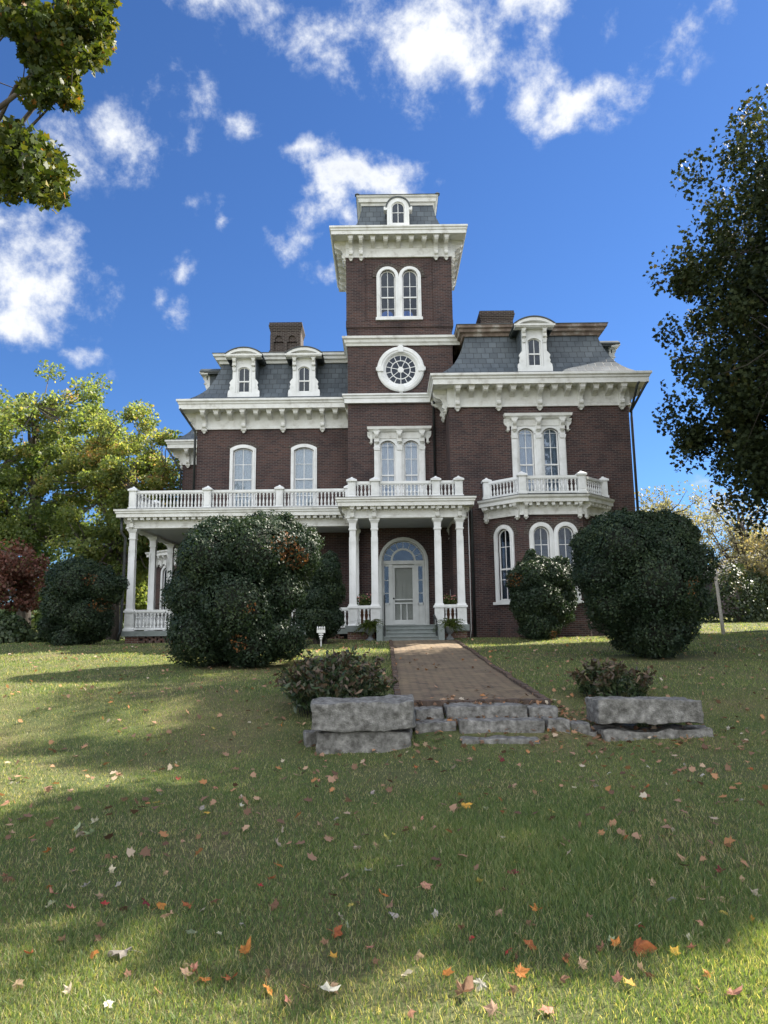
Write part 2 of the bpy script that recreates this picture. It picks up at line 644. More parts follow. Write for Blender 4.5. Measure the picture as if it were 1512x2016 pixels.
# walls ---------------------------------------------------------------
w = MB()
w.prism([(LX, GZ), (TX0, GZ), (TX0, 9.3), (LX, 9.3)], LY, LY + .3, [op_left(-5.78), op_left(-3.27)])
w.box(LX, LX + .3, LY + .3, BACK, GZ, 9.3)
w.box(LX, RX1, BACK - .3, BACK, GZ, 9.29)
w.build('wing_wall', M_BRICK, HOUSE)
w = MB()
w.prism([(RX0, GZ), (RX1, GZ), (RX1, 9.3), (RX0, 9.3)], RY, RY + .3, [op_hood(HW_R, -1), op_hood(HW_R, 1)])
w.box(RX0, RX0 + .3, RY + .3, 33.0, GZ, 9.3)
w.box(RX1 - .3, RX1, RY + .3, BACK - .3, GZ, 9.3)
w.build('wing_wall', M_BRICK, HOUSE)
w = MB()
w.prism([(TX0, GZ), (TX1, GZ), (TX1, 16.0), (TX0, 16.0)], TY0, TY0 + .3,
        [op_tower(TWIN[0][0]), op_tower(TWIN[1][0]), circle(OC, .66), op_hood(HW_T, -1), op_hood(HW_T, 1), archpoly(DOORC, 1.66, .22, 2.62, .83)])
side = MB().prism([(TY0 + .3, 0), (TY1 - .3, 0), (TY1 - .3, 16.0), (TY0 + .3, 16.0)], 0, .3,
                  [archpoly(30.0, .64, 12.66, 14.4, .32), archpoly(30.95, .64, 12.66, 14.4, .32)])
for x in (TX0 + .3, TX1):
    w.merge(side, Matrix(((0, -1, 0, x), (1, 0, 0, 0), (0, 0, 1, 0), (0, 0, 0, 1))))
w.prism([(TX0, 0), (TX1, 0), (TX1, 16.0), (TX0, 16.0)], TY1 - .3, TY1, [op_tower(TWIN[0][0]), op_tower(TWIN[1][0])])
for x0, x1 in ((TX0, TX0 + .76), (TX1 - .76, TX1)):  # corner pilasters of the belvedere
    w.box(x0 + (.03 if x0 > 0 else -.045), x1 + (.045 if x0 > 0 else -.03), TY0 - .045, TY0 + .002, 12.5, 15.3)
w.box(TX0 - .06, TX1 + .06, TY0 - .06, TY1 + .06, 12.22, 12.498)
w.build('tower_wall', M_BRICK, HOUSE)
MB().box(TX0 + .3, TX1 - .3, TY0 + .3, TY1 - .3, 12.2, 12.35).build('belvedere_floor', M_DARK, HOUSE)
MB().box(TX0 + .3, TX1 - .3, TY0 + .3, TY1 - .3, 15.3, 15.4).build('belvedere_ceiling', M_DARK, HOUSE)
# rear left wing with its own bay beyond the porch
w = MB()
w.box(-10.05, LX, 36.0, 36.3, GZ, 9.3)
w.box(-10.05, -9.75, 36.3, 42.0, GZ, 9.3)
w.box(-10.05, LX, 42.0, 42.3, GZ, 9.3)
w.build('wing_wall', M_BRICK, HOUSE)
RBP = [(-10.05, 41.5), (-12.0, 40.0), (-12.0, 38.2), (-10.05, 36.55)]

# mansards ------------------------------------------------------------
PLAN = [(RX0, 32.4), (RX0, RY), (RX1, RY), (RX1, BACK), (LX, BACK), (LX, LY), (TX0 + .02, LY)]
MANS = [(.62, 9.43), (.45, 9.47), (.27, 9.58), (.08, 9.74), (-.11, 9.93), (-.27, 10.13), (-.40, 10.36), (-.53, 10.63), (-.64, 10.92), (-.73, 11.2), (-.79, 11.5)]
r = MB().sweep(PLAN, MANS, profclosed=False)
rf = r.build('mansard_roof', M_SLATE, HOUSE)
TOPC = [(-.85, 11.42), (-.70, 11.42), (-.66, 11.52), (-.56, 11.56), (-.54, 11.66), (-.46, 11.70), (-.44, 11.80), (-.86, 11.84)]
MB().sweep(PLAN[3:], TOPC).build('roof_edge_moulding', M_CORN, rf)
MB().sweep(PLAN[:4], TOPC).build('roof_edge_moulding', surf('peeled cornice', [(.36, (.13, .095, .075)), (.52, (.22, .17, .14)), (.64, (.42, .39, .35)), (.8, (.62, .60, .56))], 2.0, 9, .8, .2, 14), rf)
cap = [(3.3, 32.4), (3.3, 27.7), (8.5, 27.7), (8.5, 39.2), (-6.9, 39.2), (-6.9, 30.4), (TX0, 30.4), (TX0, 32.4)]
c = MB()
tri = tessellate_polygon([[Vector((x, y, 0)) for x, y in cap]])
c.add([(x, y, 11.78) for x, y in cap], [tuple(t) for t in tri])
c.build('flat_roof', M_TIN, rf)
MB().sweep(PLAN, [(-.84, 11.845), (-.42, 11.805), (-.42, 11.83), (-.84, 11.87)]).build('roof_flashing', M_TIN, rf)
P2 = [(-10.05, 42.3), (-10.05, 36.0), (LX, 36.0)]
rf2 = MB().sweep(P2, MANS, profclosed=False).build('mansard_roof', M_SLATE, HOUSE)
MB().sweep(P2, TOPC).build('roof_edge_moulding', M_CORN, rf2)
MB().box(-9.3, LX, 36.8, 42.3, 11.7, 11.78).build('flat_roof', M_TIN, rf2)

# eaves: frieze board, soffit, fascia; brackets one by one ---------------
EAVE = [(.045, 8.30), (.075, 8.30), (.075, 8.36), (.05, 8.38), (.05, 9.05), (.56, 9.05), (.58, 9.02), (.62, 9.02), (.62, 9.20), (.66, 9.24), (.66, 9.29),
        (.72, 9.34), (.72, 9.42), (.2, 9.46), (.01, 9.44), (.01, 8.30)]
EPLAN = [(RX0, 28.5), (RX0, RY), (RX1, RY), (RX1, BACK), (LX, BACK), (LX, LY), (TX0, LY)]
eave = MB().sweep(EPLAN, EAVE).build('eave_cornice', M_CORN, HOUSE)
eave2 = MB().sweep(P2, EAVE).build('eave_cornice', M_CORN, HOUSE)


def sideprism(b, outline, hw):
    p = MB().prism(outline, -hw, hw)
    return b.merge(p, Matrix(((0, 1, 0, 0), (-1, 0, 0, 0), (0, 0, 1, 0), (0, 0, 0, 1))))


def bracket_mesh(h, out, hw, tall=True, s=1.0):
    b = MB()
    if tall:
        b.box(-hw * 1.1, hw * 1.1, -.09, 0, -h, -.02)
        sideprism(b, [(0, -.05), (out, -.05), (out, -.16 * s), (out * .9, -.24 * s), (out * .72, -.30 * s), (out * .5, -.34 * s), (out * .34, -.42 * s), (out * .27, -.52 * s),
                      (out * .27, -h * .66), (out * .36, -h * .76), (out * .34, -h * .84), (out * .2, -h * .90), (0, -h * .92)], hw * .86)
        b.frustum(0, -out * .5, -.16 * s, hw * 1.02, -.0, hw * 1.75, out * .42, out * .52)
        b.frustum(0, -.07, -h * 1.05, hw * 1.2, -h, hw * 1.25, .06, .075)
        b.frustum(0, -.06, -h * 1.16, hw * .35, -h * 1.05, hw * 1.0, .03, .05)
    else:
        b.frustum(0, -out * .5, -.15 * s, hw * 1.0, -.0, hw * 1.7, out * .42, out * .5)
        sideprism(b, [(0, -.13 * s), (out * .96, -.13 * s), (out * .92, -.20 * s), (out * .8, -.25 * s), (out * .5, -.28 * s), (0, -.38 * s)], hw)
    return b.mesh('bracket', M_CORN)


BIG = bracket_mesh(.80, .52, .088)
SMALL = bracket_mesh(.30, .48, .088, False)


def put(me, parent, x, y, z, face='f'):
    link('bracket', me, parent, T(x, y, z, {'f': 0, 'l': -math.pi / 2, 'r': math.pi / 2}[face]))


def brackets(parent, a0, a1, n, fixed, z, face, big=BIG, small=SMALL, off=.05, between=2):
    for i in range(n):
        for k in range(between + 1):
            if i == n - 1 and k:
                break
            a = a0 + (a1 - a0) * (i + k / (between + 1)) / (n - 1)
            me = big if k == 0 else small
            if face == 'f':
                put(me, parent, a, fixed - off, z, 'f')
            elif face == 'l':
                put(me, parent, fixed - off, a, z, 'l')
            else:
                put(me, parent, fixed + off, a, z, 'r')


brackets(eave, -7.38, -2.50, 4, LY, 9.05, 'f')
for k in (1, 2):
    put(SMALL, eave, -2.50 + 1.627 * k / 3, LY - .05, 9.05)
brackets(eave, 2.82, 9.02, 5, RY, 9.05, 'f')
brackets(eave, LY + .25, LY + 3.4, 3, LX, 9.05, 'l')
brackets(eave, RY + .3, RY + 1.35, 2, RX0, 9.05, 'l', between=1)
brackets(eave, RY + .3, RY + 3.5, 3, RX1, 9.05, 'r')
for a in (-9.75, -8.2):
    put(BIG, eave2, a, 35.95, 9.05)
for a in (-9.25, -8.7):
    put(SMALL, eave2, a, 35.95, 9.05)
for a in (36.3, 37.3):
    put(BIG, eave2, -10.1, a, 9.05, 'l')

# tower crown ------------------------------------------------------------
TP = [(TX0, TY0), (TX1, TY0), (TX1, TY1), (TX0, TY1)]
TEAVE = [(.05, 15.26), (.09, 15.26), (.09, 15.33), (.055, 15.35), (.055, 15.66), (.075, 15.68), (.075, 15.70), (.05, 16.04), (.56, 16.04), (.58, 16.0), (.62, 16.0), (.62, 16.14), (.655, 16.17),
         (.655, 16.23), (.70, 16.27), (.70, 16.34), (.2, 16.37), (.01, 16.35), (.01, 15.26)]
teave = MB().sweep(TP, TEAVE, True).build('eave_cornice', M_CORN, HOUSE)
TBIG = bracket_mesh(.82, .50, .082)
TSMALL = bracket_mesh(.30, .46, .082, False)
for a in (-1.24, -.82, 2.28, 2.70):
    put(TBIG, teave, a, TY0 - .055, 16.04)
for k in range(5):
    put(TSMALL, teave, -.33 + .53 * k, TY0 - .055, 16.04)
for x, fc in ((TX0 - .055, 'l'), (TX1 + .055, 'r')):
    for a in (.16, .58, 3.37, 3.79):
        put(TBIG, teave, x, TY0 + a, 16.04, fc)
    for k in range(4):
        put(TSMALL, teave, x, TY0 + 1.1 + .58 * k, 16.04, fc)
TM = [(.48, 16.36), (.25, 16.39), (.05, 16.46), (-.12, 16.58), (-.26, 16.78), (-.38, 17.02), (-.50, 17.38), (-.58, 17.78), (-.62, 18.1)]
trf = MB().sweep(TP, TM, True, False).build('mansard_roof', M_SLATE, HOUSE)
MB().sweep(TP, [(-.72, 17.98), (-.58, 17.98), (-.55, 18.07), (-.48, 18.10), (-.46, 18.25), (-.40, 18.30), (-.38, 18.36), (-.72, 18.40)], True).build('roof_edge_moulding', M_CORN, trf)
MB().box(TX0 + .7, TX1 - .7, TY0 + .7, TY1 - .7, 18.2, 18.38).build('flat_roof', M_TIN, trf)
f = MB().sweep(TP, [(-.72, 18.402), (-.36, 18.362), (-.36, 18.385), (-.72, 18.43)], True)
for x in (TX0 + .42, TX1 - .42):
    f.frustum(x, TY0 + .42, 18.37, .10, 18.47, .02)
f.build('roof_flashing', M_TIN, trf)

# string courses on the tower
BAND = [(.01, 11.42), (.06, 11.42), (.08, 11.50), (.13, 11.56), (.14, 11.66), (.21, 11.70), (.22, 11.79), (.01, 11.83)]
MB().sweep([(TX0, 30.3), (TX0, TY0), (TX1 + .3, TY0)], BAND).build('string_course', M_CORN, HOUSE)
BAND2 = [(.01, 9.00), (.13, 9.00), (.13, 9.17), (.17, 9.20), (.17, 9.26), (.22, 9.30), (.22, 9.36), (.01, 9.40)]
MB().sweep([(TX0, 29.6), (TX0, TY0), (2.0, TY0)], BAND2).build('string_course', M_WHITE, HOUSE)

# windows ----------------------------------------------------------------


def left_window(cx):
    y = LY
    c = MB().prism(archpoly(cx, 1.07, 4.70, 7.48, .17), y - .05, y + .012, [archpoly(cx, .81, 4.72, 7.37, .13)])
    c.prism(archpoly(cx, .95, 4.71, 7.42, .15), y - .075, y - .049, [archpoly(cx, .83, 4.725, 7.38, .13)])
    o = c.build('window', M_WHITE, HOUSE)
    sash(o, cx, .79, 4.72, 7.36, .13, [6.82, 5.5], 6.18, y + .05, curtain=M_LACE2, deep=.10)
    lint = MB().prism(archband(cx, 1.40, .34, 1.10, .17, 7.485), y - .012, y + .01)
    lint.build('brick_arch', M_CHIM, o)


for cx, _ in LW:
    left_window(cx)

c = MB()
for cx, _w in TWIN:
    c.prism(archpoly(cx, .914, 12.62, 14.405, .457), TY0 - .06, TY0 + .012, [archpoly(cx, .64, 12.66, 14.40, .32)])
    c.prism(archpoly(cx, .76, 12.64, 14.402, .38), TY0 - .085, TY0 - .059, [archpoly(cx, .66, 12.665, 14.40, .33)])
tw = c.build('window', M_WHITE, HOUSE)
MB().box(-.24, 1.68, TY0 - .14, TY0 + .02, 12.50, 12.618).build('sill', M_WHITE, tw)
for cx, _w in TWIN:
    sash(tw, cx, .62, 12.66, 14.40, .31, [13.05, 14.02], 13.54, TY0 + .06, glass=M_GLASSD)
    MB().prism(archband(cx, 1.24, .62, .93, .465, 14.405), TY0 - .056 + .004 * cx, TY0 + .01).build('brick_arch', M_CHIM, tw)
back = MB()
for cx, _w in TWIN:
    back.prism(archpoly(cx, .66, 12.65, 14.40, .33), TY1 - .2, TY1 - .15, [archpoly(cx, .54, 12.72, 14.40, .27)])
    back.box(cx - .012, cx + .012, TY1 - .19, TY1 - .16, 12.7, 14.7)
    back.box(cx - .3, cx + .3, TY1 - .19, TY1 - .16, 13.52, 13.57)
back.build('window', M_SASH, HOUSE)


def hood_window(cx, y):
    z1 = 7.78
    b = MB().prism([(cx - .93, 4.70), (cx + .93, 4.70), (cx + .93, z1), (cx - .93, z1)], y - .05, y + .012, [op_hood(cx, -1), op_hood(cx, 1)])
    for s in (-1, 1):                                # arched eyebrow above each light
        b.prism(archpoly(cx + s * .465, .72, 7.24, 7.30, .21), y - .085, y - .049, [archpoly(cx + s * .465, .60, 7.23, 7.30, .155)])
    for x, hw in ((cx - .90, .105), (cx, .105), (cx + .90, .105)):
        b.box(x - hw, x + hw, y - .10, y + .0, 4.70, 7.52)
        b.box(x - hw * .6, x + hw * .6, y - .125, y - .099, 4.8, 7.0)
        b.frustum(x, y - .07, 7.05, hw * 1.0, 7.18, hw * 1.2, .07, .085)
    o = b.build('window', M_WHITE, HOUSE)
    h = MB().sweep([(cx - 1.06, y + .01), (cx - 1.06, y - .06), (cx + 1.06, y - .06), (cx + 1.06, y + .01)],
                   [(0, 7.52), (.02, 7.54), (.03, 7.78), (.10, 7.80), (.16, 7.86), (.20, 7.88), (.22, 7.98), (-.3, 8.03), (-.3, 7.6)])
    h.build('hood', M_CORN, o)
    hb = bracket_mesh(.42, .20, .075, True, .8)
    for x in (cx - .90, cx, cx + .90):
        link('bracket', hb, o, T(x, y - .09, 7.80))
    for fx, s in ((cx - 1.07, 'l'), (cx + 1.07, 'r')):
        link('bracket', hb, o, T(fx, y - .02, 7.80, -math.pi / 2 if s == 'l' else math.pi / 2))
    for s in (-1, 1):
        sash(o, cx + s * .465, .56, 4.72, 7.29, .15, [6.72, 5.4], 6.06, y + .05, curtain=M_LACE, deep=.12)


hood_window(HW_T, TY0)
hood_window(HW_R, RY)

# round window
o = MB()
prof = [(.95, -.02), (.95, -.07), (.90, -.11), (.80, -.12), (.76, -.09), (.72, -.09), (.66, -.03), (.64, .08), (.64, .02)]
n = 48
ring = MB()
vs = []
for rr, yy in prof:
    vs += [(OC[0] + rr * math.cos(2 * math.pi * i / n), TY0 + yy, OC[1] + rr * math.sin(2 * math.pi * i / n)) for i in range(n)]
m_ = len(prof)
fs = [(j * n + i, j * n + (i + 1) % n, ((j + 1) % m_) * n + (i + 1) % n, ((j + 1) % m_) * n + i) for j in range(m_) for i in range(n)]
ring.add(vs, fs)
for k in range(4):
    a = math.pi / 2 * k
    ca, sa = math.cos(a), math.sin(a)
    for r0, r1, hw, dp in ((.70, .95, .11, .155), (.93, 1.0, .07, .12)):
        q = [(r0, -hw), (r1, -hw), (r1, hw), (r0, hw)]
        ring.prism([(OC[0] + x * ca - z * sa, OC[1] + x * sa + z * ca) for x, z in q], TY0 - dp, TY0 - .02)
oc = ring.build('oculus_window', M_WHITE, HOUSE)
b = MB()
for rr, t in ((.385, .018), (.63, .03)):
    b.prism(circle(OC, rr + t), TY0 + .03, TY0 + .07, [circle(OC, rr - t)])
b.prism(circle(OC, .125, 20), TY0 + .02, TY0 + .07)
for k in range(14):
    a = 2 * math.pi * (k + .5) / 14
    ca, sa = math.cos(a), math.sin(a)
    r0, r1 = (.11, .62) if k % 2 == 0 else (.385, .62)
    q = [(r0, -.013), (r1, -.013), (r1, .013), (r0, .013)]
    b.prism([(OC[0] + x * ca - z * sa, OC[1] + x * sa + z * ca) for x, z in q], TY0 + .035, TY0 + .065)
b.build('sash', M_SASH, oc)
MB().prism(circle(OC, .63), TY0 + .048, TY0 + .052).build('pane', M_GLASSD, oc)
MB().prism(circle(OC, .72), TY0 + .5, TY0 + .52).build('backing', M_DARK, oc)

# dormers ----------------------------------------------------------------


def make_dormer():
    """face on the plane y=0, sill at z=0, looking to -y"""
    b = MB()
    b.prism([(-.46, 0), (.46, 0), (.46, 1.72), (-.46, 1.72)], 0, .10, [archpoly(0, .50, .14, 1.10, .13)])
    b.box(-.66, .66, -.07, .0, -.10, .09)
    b.prism(archpoly(0, .64, .06, 1.12, .19), -.04, -.001, [archpoly(0, .51, .09, 1.10, .135)])
    for s in (-1, 1):                                # scrolled consoles and pilasters
        sc_ = [(.46, .09), (.66, .09), (.65, .20), (.58, .27), (.60, .36), (.56, .46), (.60, .56), (.55, .64), (.50, .70), (.46, .74)]
        b.prism([(s * x, z) for x, z in sc_], -.03, .05)
        b.box(min(s * .33, s * .47), max(s * .33, s * .47), -.05, -.0, .09, 1.42)
        b.frustum(s * .40, -.06, 1.05, .06, 1.2, .085, .03, .06)
    o = b.build('dormer', M_WHITE, HOUSE)
    bd = MB().box(-.5, .5, .10, 2.2, -.1, 1.74)
    bd.build('dormer_side', M_SLATE, o)
    h = MB()
    h.prism([(x, z) for x, z in archpoly(0, 1.50, 1.64, 1.72, .27)], -.26, -.10, [archpoly(0, 1.14, 1.73, 1.735, .13)])
    h.prism(archpoly(0, 1.30, 1.66, 1.73, .20), -.10, .03)
    h.box(-.78, .78, -.30, -.26, 1.64, 1.71)
    h.box(-.745, .745, -.262, .06, 1.60, 1.66)
    h.build('hood', M_CORN, o)
    rr = MB().prism(archpoly(0, 1.58, 1.69, 1.75, .29), -.29, 2.0, [archpoly(0, 1.52, 1.70, 1.73, .27)])
    rr.box(-.76, -.68, .06, 1.7, 1.62, 1.70)
    rr.box(.68, .76, .06, 1.7, 1.62, 1.70)
    rr.build('dormer_roof', M_TIN, o)
    db = bracket_mesh(.36, .16, .065, True, .7)
    for s in (-1, 1):
        link('bracket', db, o, T(s * .40, -.05, 1.62))
    sash(o, 0, .50, .14, 1.10, .13, [], .62, .04, glass=M_GLASSD)
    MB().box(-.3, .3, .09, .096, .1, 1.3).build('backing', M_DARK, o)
    return o


D0 = make_dormer()
D0.matrix_basis = T(-5.78, 29.48, 9.72)
dup_part(D0, HOUSE, T(-3.27, 29.48, 9.72))
dup_part(D0, HOUSE, T(5.80, 26.74, 9.72))
dup_part(D0, HOUSE, T(LX - .10, 32.0, 9.72, -math.pi / 2))
dup_part(D0, HOUSE, T(RX1 + .10, 29.3, 9.72, math.pi / 2))
dup_part(D0, HOUSE, T(-10.12, 38.6, 9.72, -math.pi / 2))

y = 28.14                                            # round-headed dormer of the tower roof
b = MB().prism(archpoly(TC, .92, 16.42, 17.30, .46), y, y + .1, [archpoly(TC, .56, 16.60, 17.28, .28)])
b.prism(archpoly(TC, .70, 16.5, 17.29, .35), y - .03, y - .001, [archpoly(TC, .57, 16.58, 17.28, .285)])
b.box(TC - .50, TC + .50, y - .05, y + .1, 16.38, 16.48)
for s in (-1, 1):
    b.box(TC + s * .52 - .07, TC + s * .52 + .07, y - .03, y + .3, 17.20, 17.34)
td = b.build('dormer', M_WHITE, HOUSE)
MB().prism(archband(TC, 1.04, .52, .93, .465, 17.30), y - .04, y + 1.6).build('dormer_roof', M_TIN, td)
MB().prism(archpoly(TC, .92, 16.43, 17.29, .455), y + .13, y + 1.5).build('dormer_side', M_DARK, td)
sash(td, TC, .56, 16.60, 17.28, .28, [17.1], None, y + .03, glass=M_GLASSD)

# chimneys ----------------------------------------------------------------


def chimney(x0, x1, y0, y1, zt):
    b = MB().box(x0, x1, y0, y1, 11.6, zt - .42)
    b.box(x0 - .05, x1 + .05, y0 - .05, y1 + .05, 12.55, 12.70)
    for i in range(4):
        e = .015 + i * .02
        b.box(x0 - e, x1 + e, y0 - e, y1 + e, zt - .42 + i * .075, zt - .345 + i * .075)
    b.box(x0 - .05, x1 + .05, y0 - .05, y1 + .05, zt - .12, zt)
    w_ = x1 - x0
    for a in (.0, .44, .88):                         # ribs that frame the two sunk arched panels
        b.box(x0 + w_ * a, x0 + w_ * (a + .12), y0 - .07, y0 - .001, 11.8, zt - .62)
    for c_ in (.28, .72):
        b.prism(archpoly(x0 + w_ * c_, w_ * .44, zt - .95, zt - .72, .24), y0 - .068, y0 - .002, [archpoly(x0 + w_ * c_, w_ * .24, zt - .96, zt - .82, w_ * .12)])
    return b.build('chimney', M_CHIM, HOUSE)


chimney(-5.12, -3.72, 32.1, 33.2, 14.06)
chimney(4.42, 5.86, 31.1, 32.3, 14.05)
# bay beside the right hand lawn ---------------------------------------------
BAYP = [(3.72, RY), (4.88, 25.74), (7.02, 25.74), (8.18, RY)]


def facet(p, q, outline, holes, thick, name, mat, y0=0.0):
    """a vertical slab whose outer face runs from plan point p to q; outline in (distance, z)"""
    d = Vector((q[0] - p[0], q[1] - p[1], 0))
    l = d.length
    d /= l
    nin = Vector((-d.y, d.x, 0))
    M = Matrix(((d.x, nin.x, 0, p[0]), (d.y, nin.y, 0, p[1]), (0, 0, 1, 0), (0, 0, 0, 1)))
    return M, l


bw = MB()
bay_win = []
for i in range(3):
    p, q = BAYP[i], BAYP[i + 1]
    M, l = facet(p, q, None, None, .3, '', None)
    cs = [l / 2 - .43, l / 2 + .43] if i == 1 else [l / 2 + (.02 if i == 0 else -.02)]
    holes = [archpoly(c_, .56, 1.02, 3.28, .28) for c_ in cs]
    bw.merge(MB().prism([(0, GZ), (l, GZ), (l, 4.1), (0, 4.1)], 0, .28, holes), M)
    bay_win.append((M, l, cs))
bw.sweep(BAYP, [(0, GZ + .01), (.07, GZ + .01), (.07, .28), (.0, .33)])
bayw = bw.build('bay_wall', M_BRICK, HOUSE)
for M, l, cs in bay_win:
    c = MB()
    for c_ in cs:
        c.prism(archpoly(c_, .855, .96, 3.285, .428), -.06, .012, [archpoly(c_, .56, 1.02, 3.28, .28)])
        c.prism(archpoly(c_, .70, 1.0, 3.283, .35), -.085, -.059, [archpoly(c_, .58, 1.03, 3.28, .29)])
    o = link('window', c.mesh('window', M_WHITE), HOUSE, M)
    sl = MB().box(cs[0] - .5, cs[-1] + .5, -.13, .02, .86, .958)
    sl.build('sill', M_WHITE, o)
    for c_ in cs:
        sash(o, c_, .55, 1.02, 3.28, .275, [1.75, 2.92], 2.12, .06, glass=M_GLASSD, curtain=M_LACE2, cz1=3.12)
        MB().prism(archband(c_, 1.20, .60, .87, .435, 3.285), -.012 - .004 * (c_ > 1), .01).build('brick_arch', M_CHIM, o)
M, l, cs = bay_win[0]
MB().box(4.0, 4.28, 26.45, 26.6, -.22, .02).build('foundation_vent', M_BLACK, HOUSE)
BC = [(.045, 3.98), (.08, 3.98), (.08, 4.05), (.05, 4.07), (.05, 4.42), (.30, 4.42), (.32, 4.40), (.34, 4.40), (.34, 4.52), (.40, 4.57), (.42, 4.64), (-.3, 4.70), (-.3, 3.98)]
bayc = MB().sweep(BAYP, BC).build('bay_cornice', M_CORN, HOUSE)
MB().sweep(BAYP, [(-.34, 4.705), (.43, 4.645), (.43, 4.66), (-.34, 4.72)]).build('roof_flashing', M_TIN, bayc)
BB = bracket_mesh(.52, .26, .06, True, .6)
DENT = MB().box(-.055, .055, -.24, 0, -.13, 0).mesh('dentil', M_CORN)
for i in range(3):
    M, l, cs = bay_win[i]
    ang = math.atan2(BAYP[i + 1][1] - BAYP[i][1], BAYP[i + 1][0] - BAYP[i][0])
    nd = int(l / .26)
    for a in ((.12, l - .12) if i == 1 else ((.16, l - .12) if i == 0 else (.12, l - .16))):
        P = M @ Vector((a, -.05, 4.42))
        link('bracket', BB, bayc, T(*P, ang))
    for k in range(1, nd):
        P = M @ Vector((l * k / nd, -.05, 4.42))
        link('dentil', DENT, bayc, T(*P, ang))
br = MB()
br.add([(x, y, 4.66) for x, y in BAYP], [(0, 1, 2, 3)])
br.build('bay_roof', M_TIN, HOUSE)

# balusters, rails and posts ---------------------------------------------------


def baluster_mb(z0, z1, r=.042):
    h = z1 - z0
    pr = [(.95, 0), (.95, .12), (.55, .14), (.8, .19), (1.0, .30), (.85, .42), (.45, .58), (.40, .66), (.75, .70), (.75, .74), (.5, .77), (.75, .86), (.95, .88), (.95, 1)]
    return MB().lathe([(r * a, z0 + h * b) for a, b in pr], n=8)


def post_mb(x, y, z0, z1, hw):
    b = MB().box(x - hw, x + hw, y - hw, y + hw, z0, z1 - .13)
    b.box(x - hw - .03, x + hw + .03, y - hw - .03, y + hw + .03, z0, z0 + .10)
    b.box(x - hw + .04, x + hw - .04, y - hw - .012, y + hw + .012, z0 + .16, z1 - .20)
    b.box(x - hw - .05, x + hw + .05, y - hw - .05, y + hw + .05, z1 - .13, z1 - .07)
    b.frustum(x, y, z1 - .07, hw + .05, z1 + .01, hw * .45)
    b.frustum(x, y, z1 + .01, hw * .35, z1 + .05, hw * .2)
    return b


def railing(pts, z0, z1, posts=True, each=True, hw=.13, step=.137, drop=.10, skip=()):
    """top and bottom rail, posts at the plan points and turned balusters between them"""
    rail, low = MB(), MB()
    for i in range(len(pts) - 1):
        p, q = Vector((*pts[i], 0)), Vector((*pts[i + 1], 0))
        d = (q - p).normalized()
        nx = Vector((-d.y, d.x, 0))
        for za, zb, t in ((z1 - .09 - drop, z1 - drop, .065), (z1 - .125 - drop, z1 - .09 - drop, .045), (z0 + .03, z0 + .10, .055)):
            cs_ = [p - nx * t, q - nx * t, q + nx * t, p + nx * t]
            (low if zb < z0 + .2 else rail).add([(c_.x, c_.y, za) for c_ in cs_] + [(c_.x, c_.y, zb) for c_ in cs_],
                     [(0, 3, 2, 1), (4, 5, 6, 7), (0, 1, 5, 4), (1, 2, 6, 5), (2, 3, 7, 6), (3, 0, 4, 7)])
    ro = rail.build('railing', M_WHITE, HOUSE)
    low.build('bottom_rail', M_WHITE, ro)
    if posts:
        for x, y in [q for q in pts if q not in skip]:
            post_mb(x, y, z0, z1 + .02, hw).build('post', M_WHITE, ro)
    bm_ = baluster_mb(z0 + .10, z1 - .125 - drop)
    me = bm_.mesh('baluster', M_WHITE, True) if each else None
    allb = MB()
    for i in range(len(pts) - 1):
        p, q = Vector((*pts[i], 0)), Vector((*pts[i + 1], 0))
        l = (q - p).length
        m = max(1, round((l - 2 * hw) / step))
        for k in range(m):
            P = p + (q - p) / l * (hw + (l - 2 * hw) * (k + .5) / m)
            if each:
                link('baluster', me, ro, T(P.x, P.y, 0))
            else:
                allb.merge(bm_, T(P.x, P.y, 0))
    if not each:
        kind(allb.build('balusters', M_WHITE, ro, True), 'stuff')
    return ro


railing([(3.80, 26.72), (4.90, 25.62), (7.00, 25.62), (8.10, 26.72)], 4.70, 5.46)
ZR = 4.56
railing([(-9.42, 27.28), (-6.62, 27.28), (-3.92, 27.28), (-1.32, 27.28)], ZR, 5.40)
railing([(-9.42, 32.6), (-9.42, 30.0), (-9.42, 27.28)], ZR, 5.40, each=False, skip=((-9.42, 27.28),))
railing([(-1.12, 25.42), (-.31, 25.42), (1.83, 25.42), (2.63, 25.42)], ZR, 5.28, hw=.135)
railing([(2.63, 25.42), (2.63, 26.8)], ZR, 5.26, posts=False, each=False)
railing([(-1.12, 27.2), (-1.12, 25.42)], ZR, 5.26, posts=False, each=False)

# portico and porch roofs --------------------------------------------------------
PORT = [(-1.26, 28.49), (-1.26, 25.27), (2.77, 25.27), (2.77, 28.49)]
PCOR = [(0, 3.86), (.05, 3.86), (.05, 3.92), (.02, 3.94), (.02, 4.26), (.28, 4.26), (.30, 4.24), (.33, 4.24), (.33, 4.36), (.37, 4.39), (.37, 4.44), (.41, 4.47), (.41, 4.53), (-.3, 4.57), (-.3, 3.86)]
pc = MB().sweep(PORT, PCOR).build('portico_entablature', M_CORN, HOUSE)
MB().box(-1.1, 2.6, 25.4, 28.49, 3.95, 4.0).build('ceiling', M_CEIL, pc)
MB().box(-1.2, 2.7, 25.3, 28.49, 4.53, 4.56).build('deck_roof', M_TIN, pc)
MB().sweep(PORT, [(-.34, 4.572), (.42, 4.533), (.42, 4.546), (-.34, 4.585)]).build('roof_flashing', M_TIN, pc)
PB = bracket_mesh(.36, .20, .06, True, .6)
DENT2 = MB().box(-.07, .07, -.24, 0, -.11, 0).mesh('dentil', M_CORN)
for k in range(17):
    x = -1.10 + 3.72 * k / 16
    link('dentil', DENT2, pc, T(x, 25.25, 4.26))
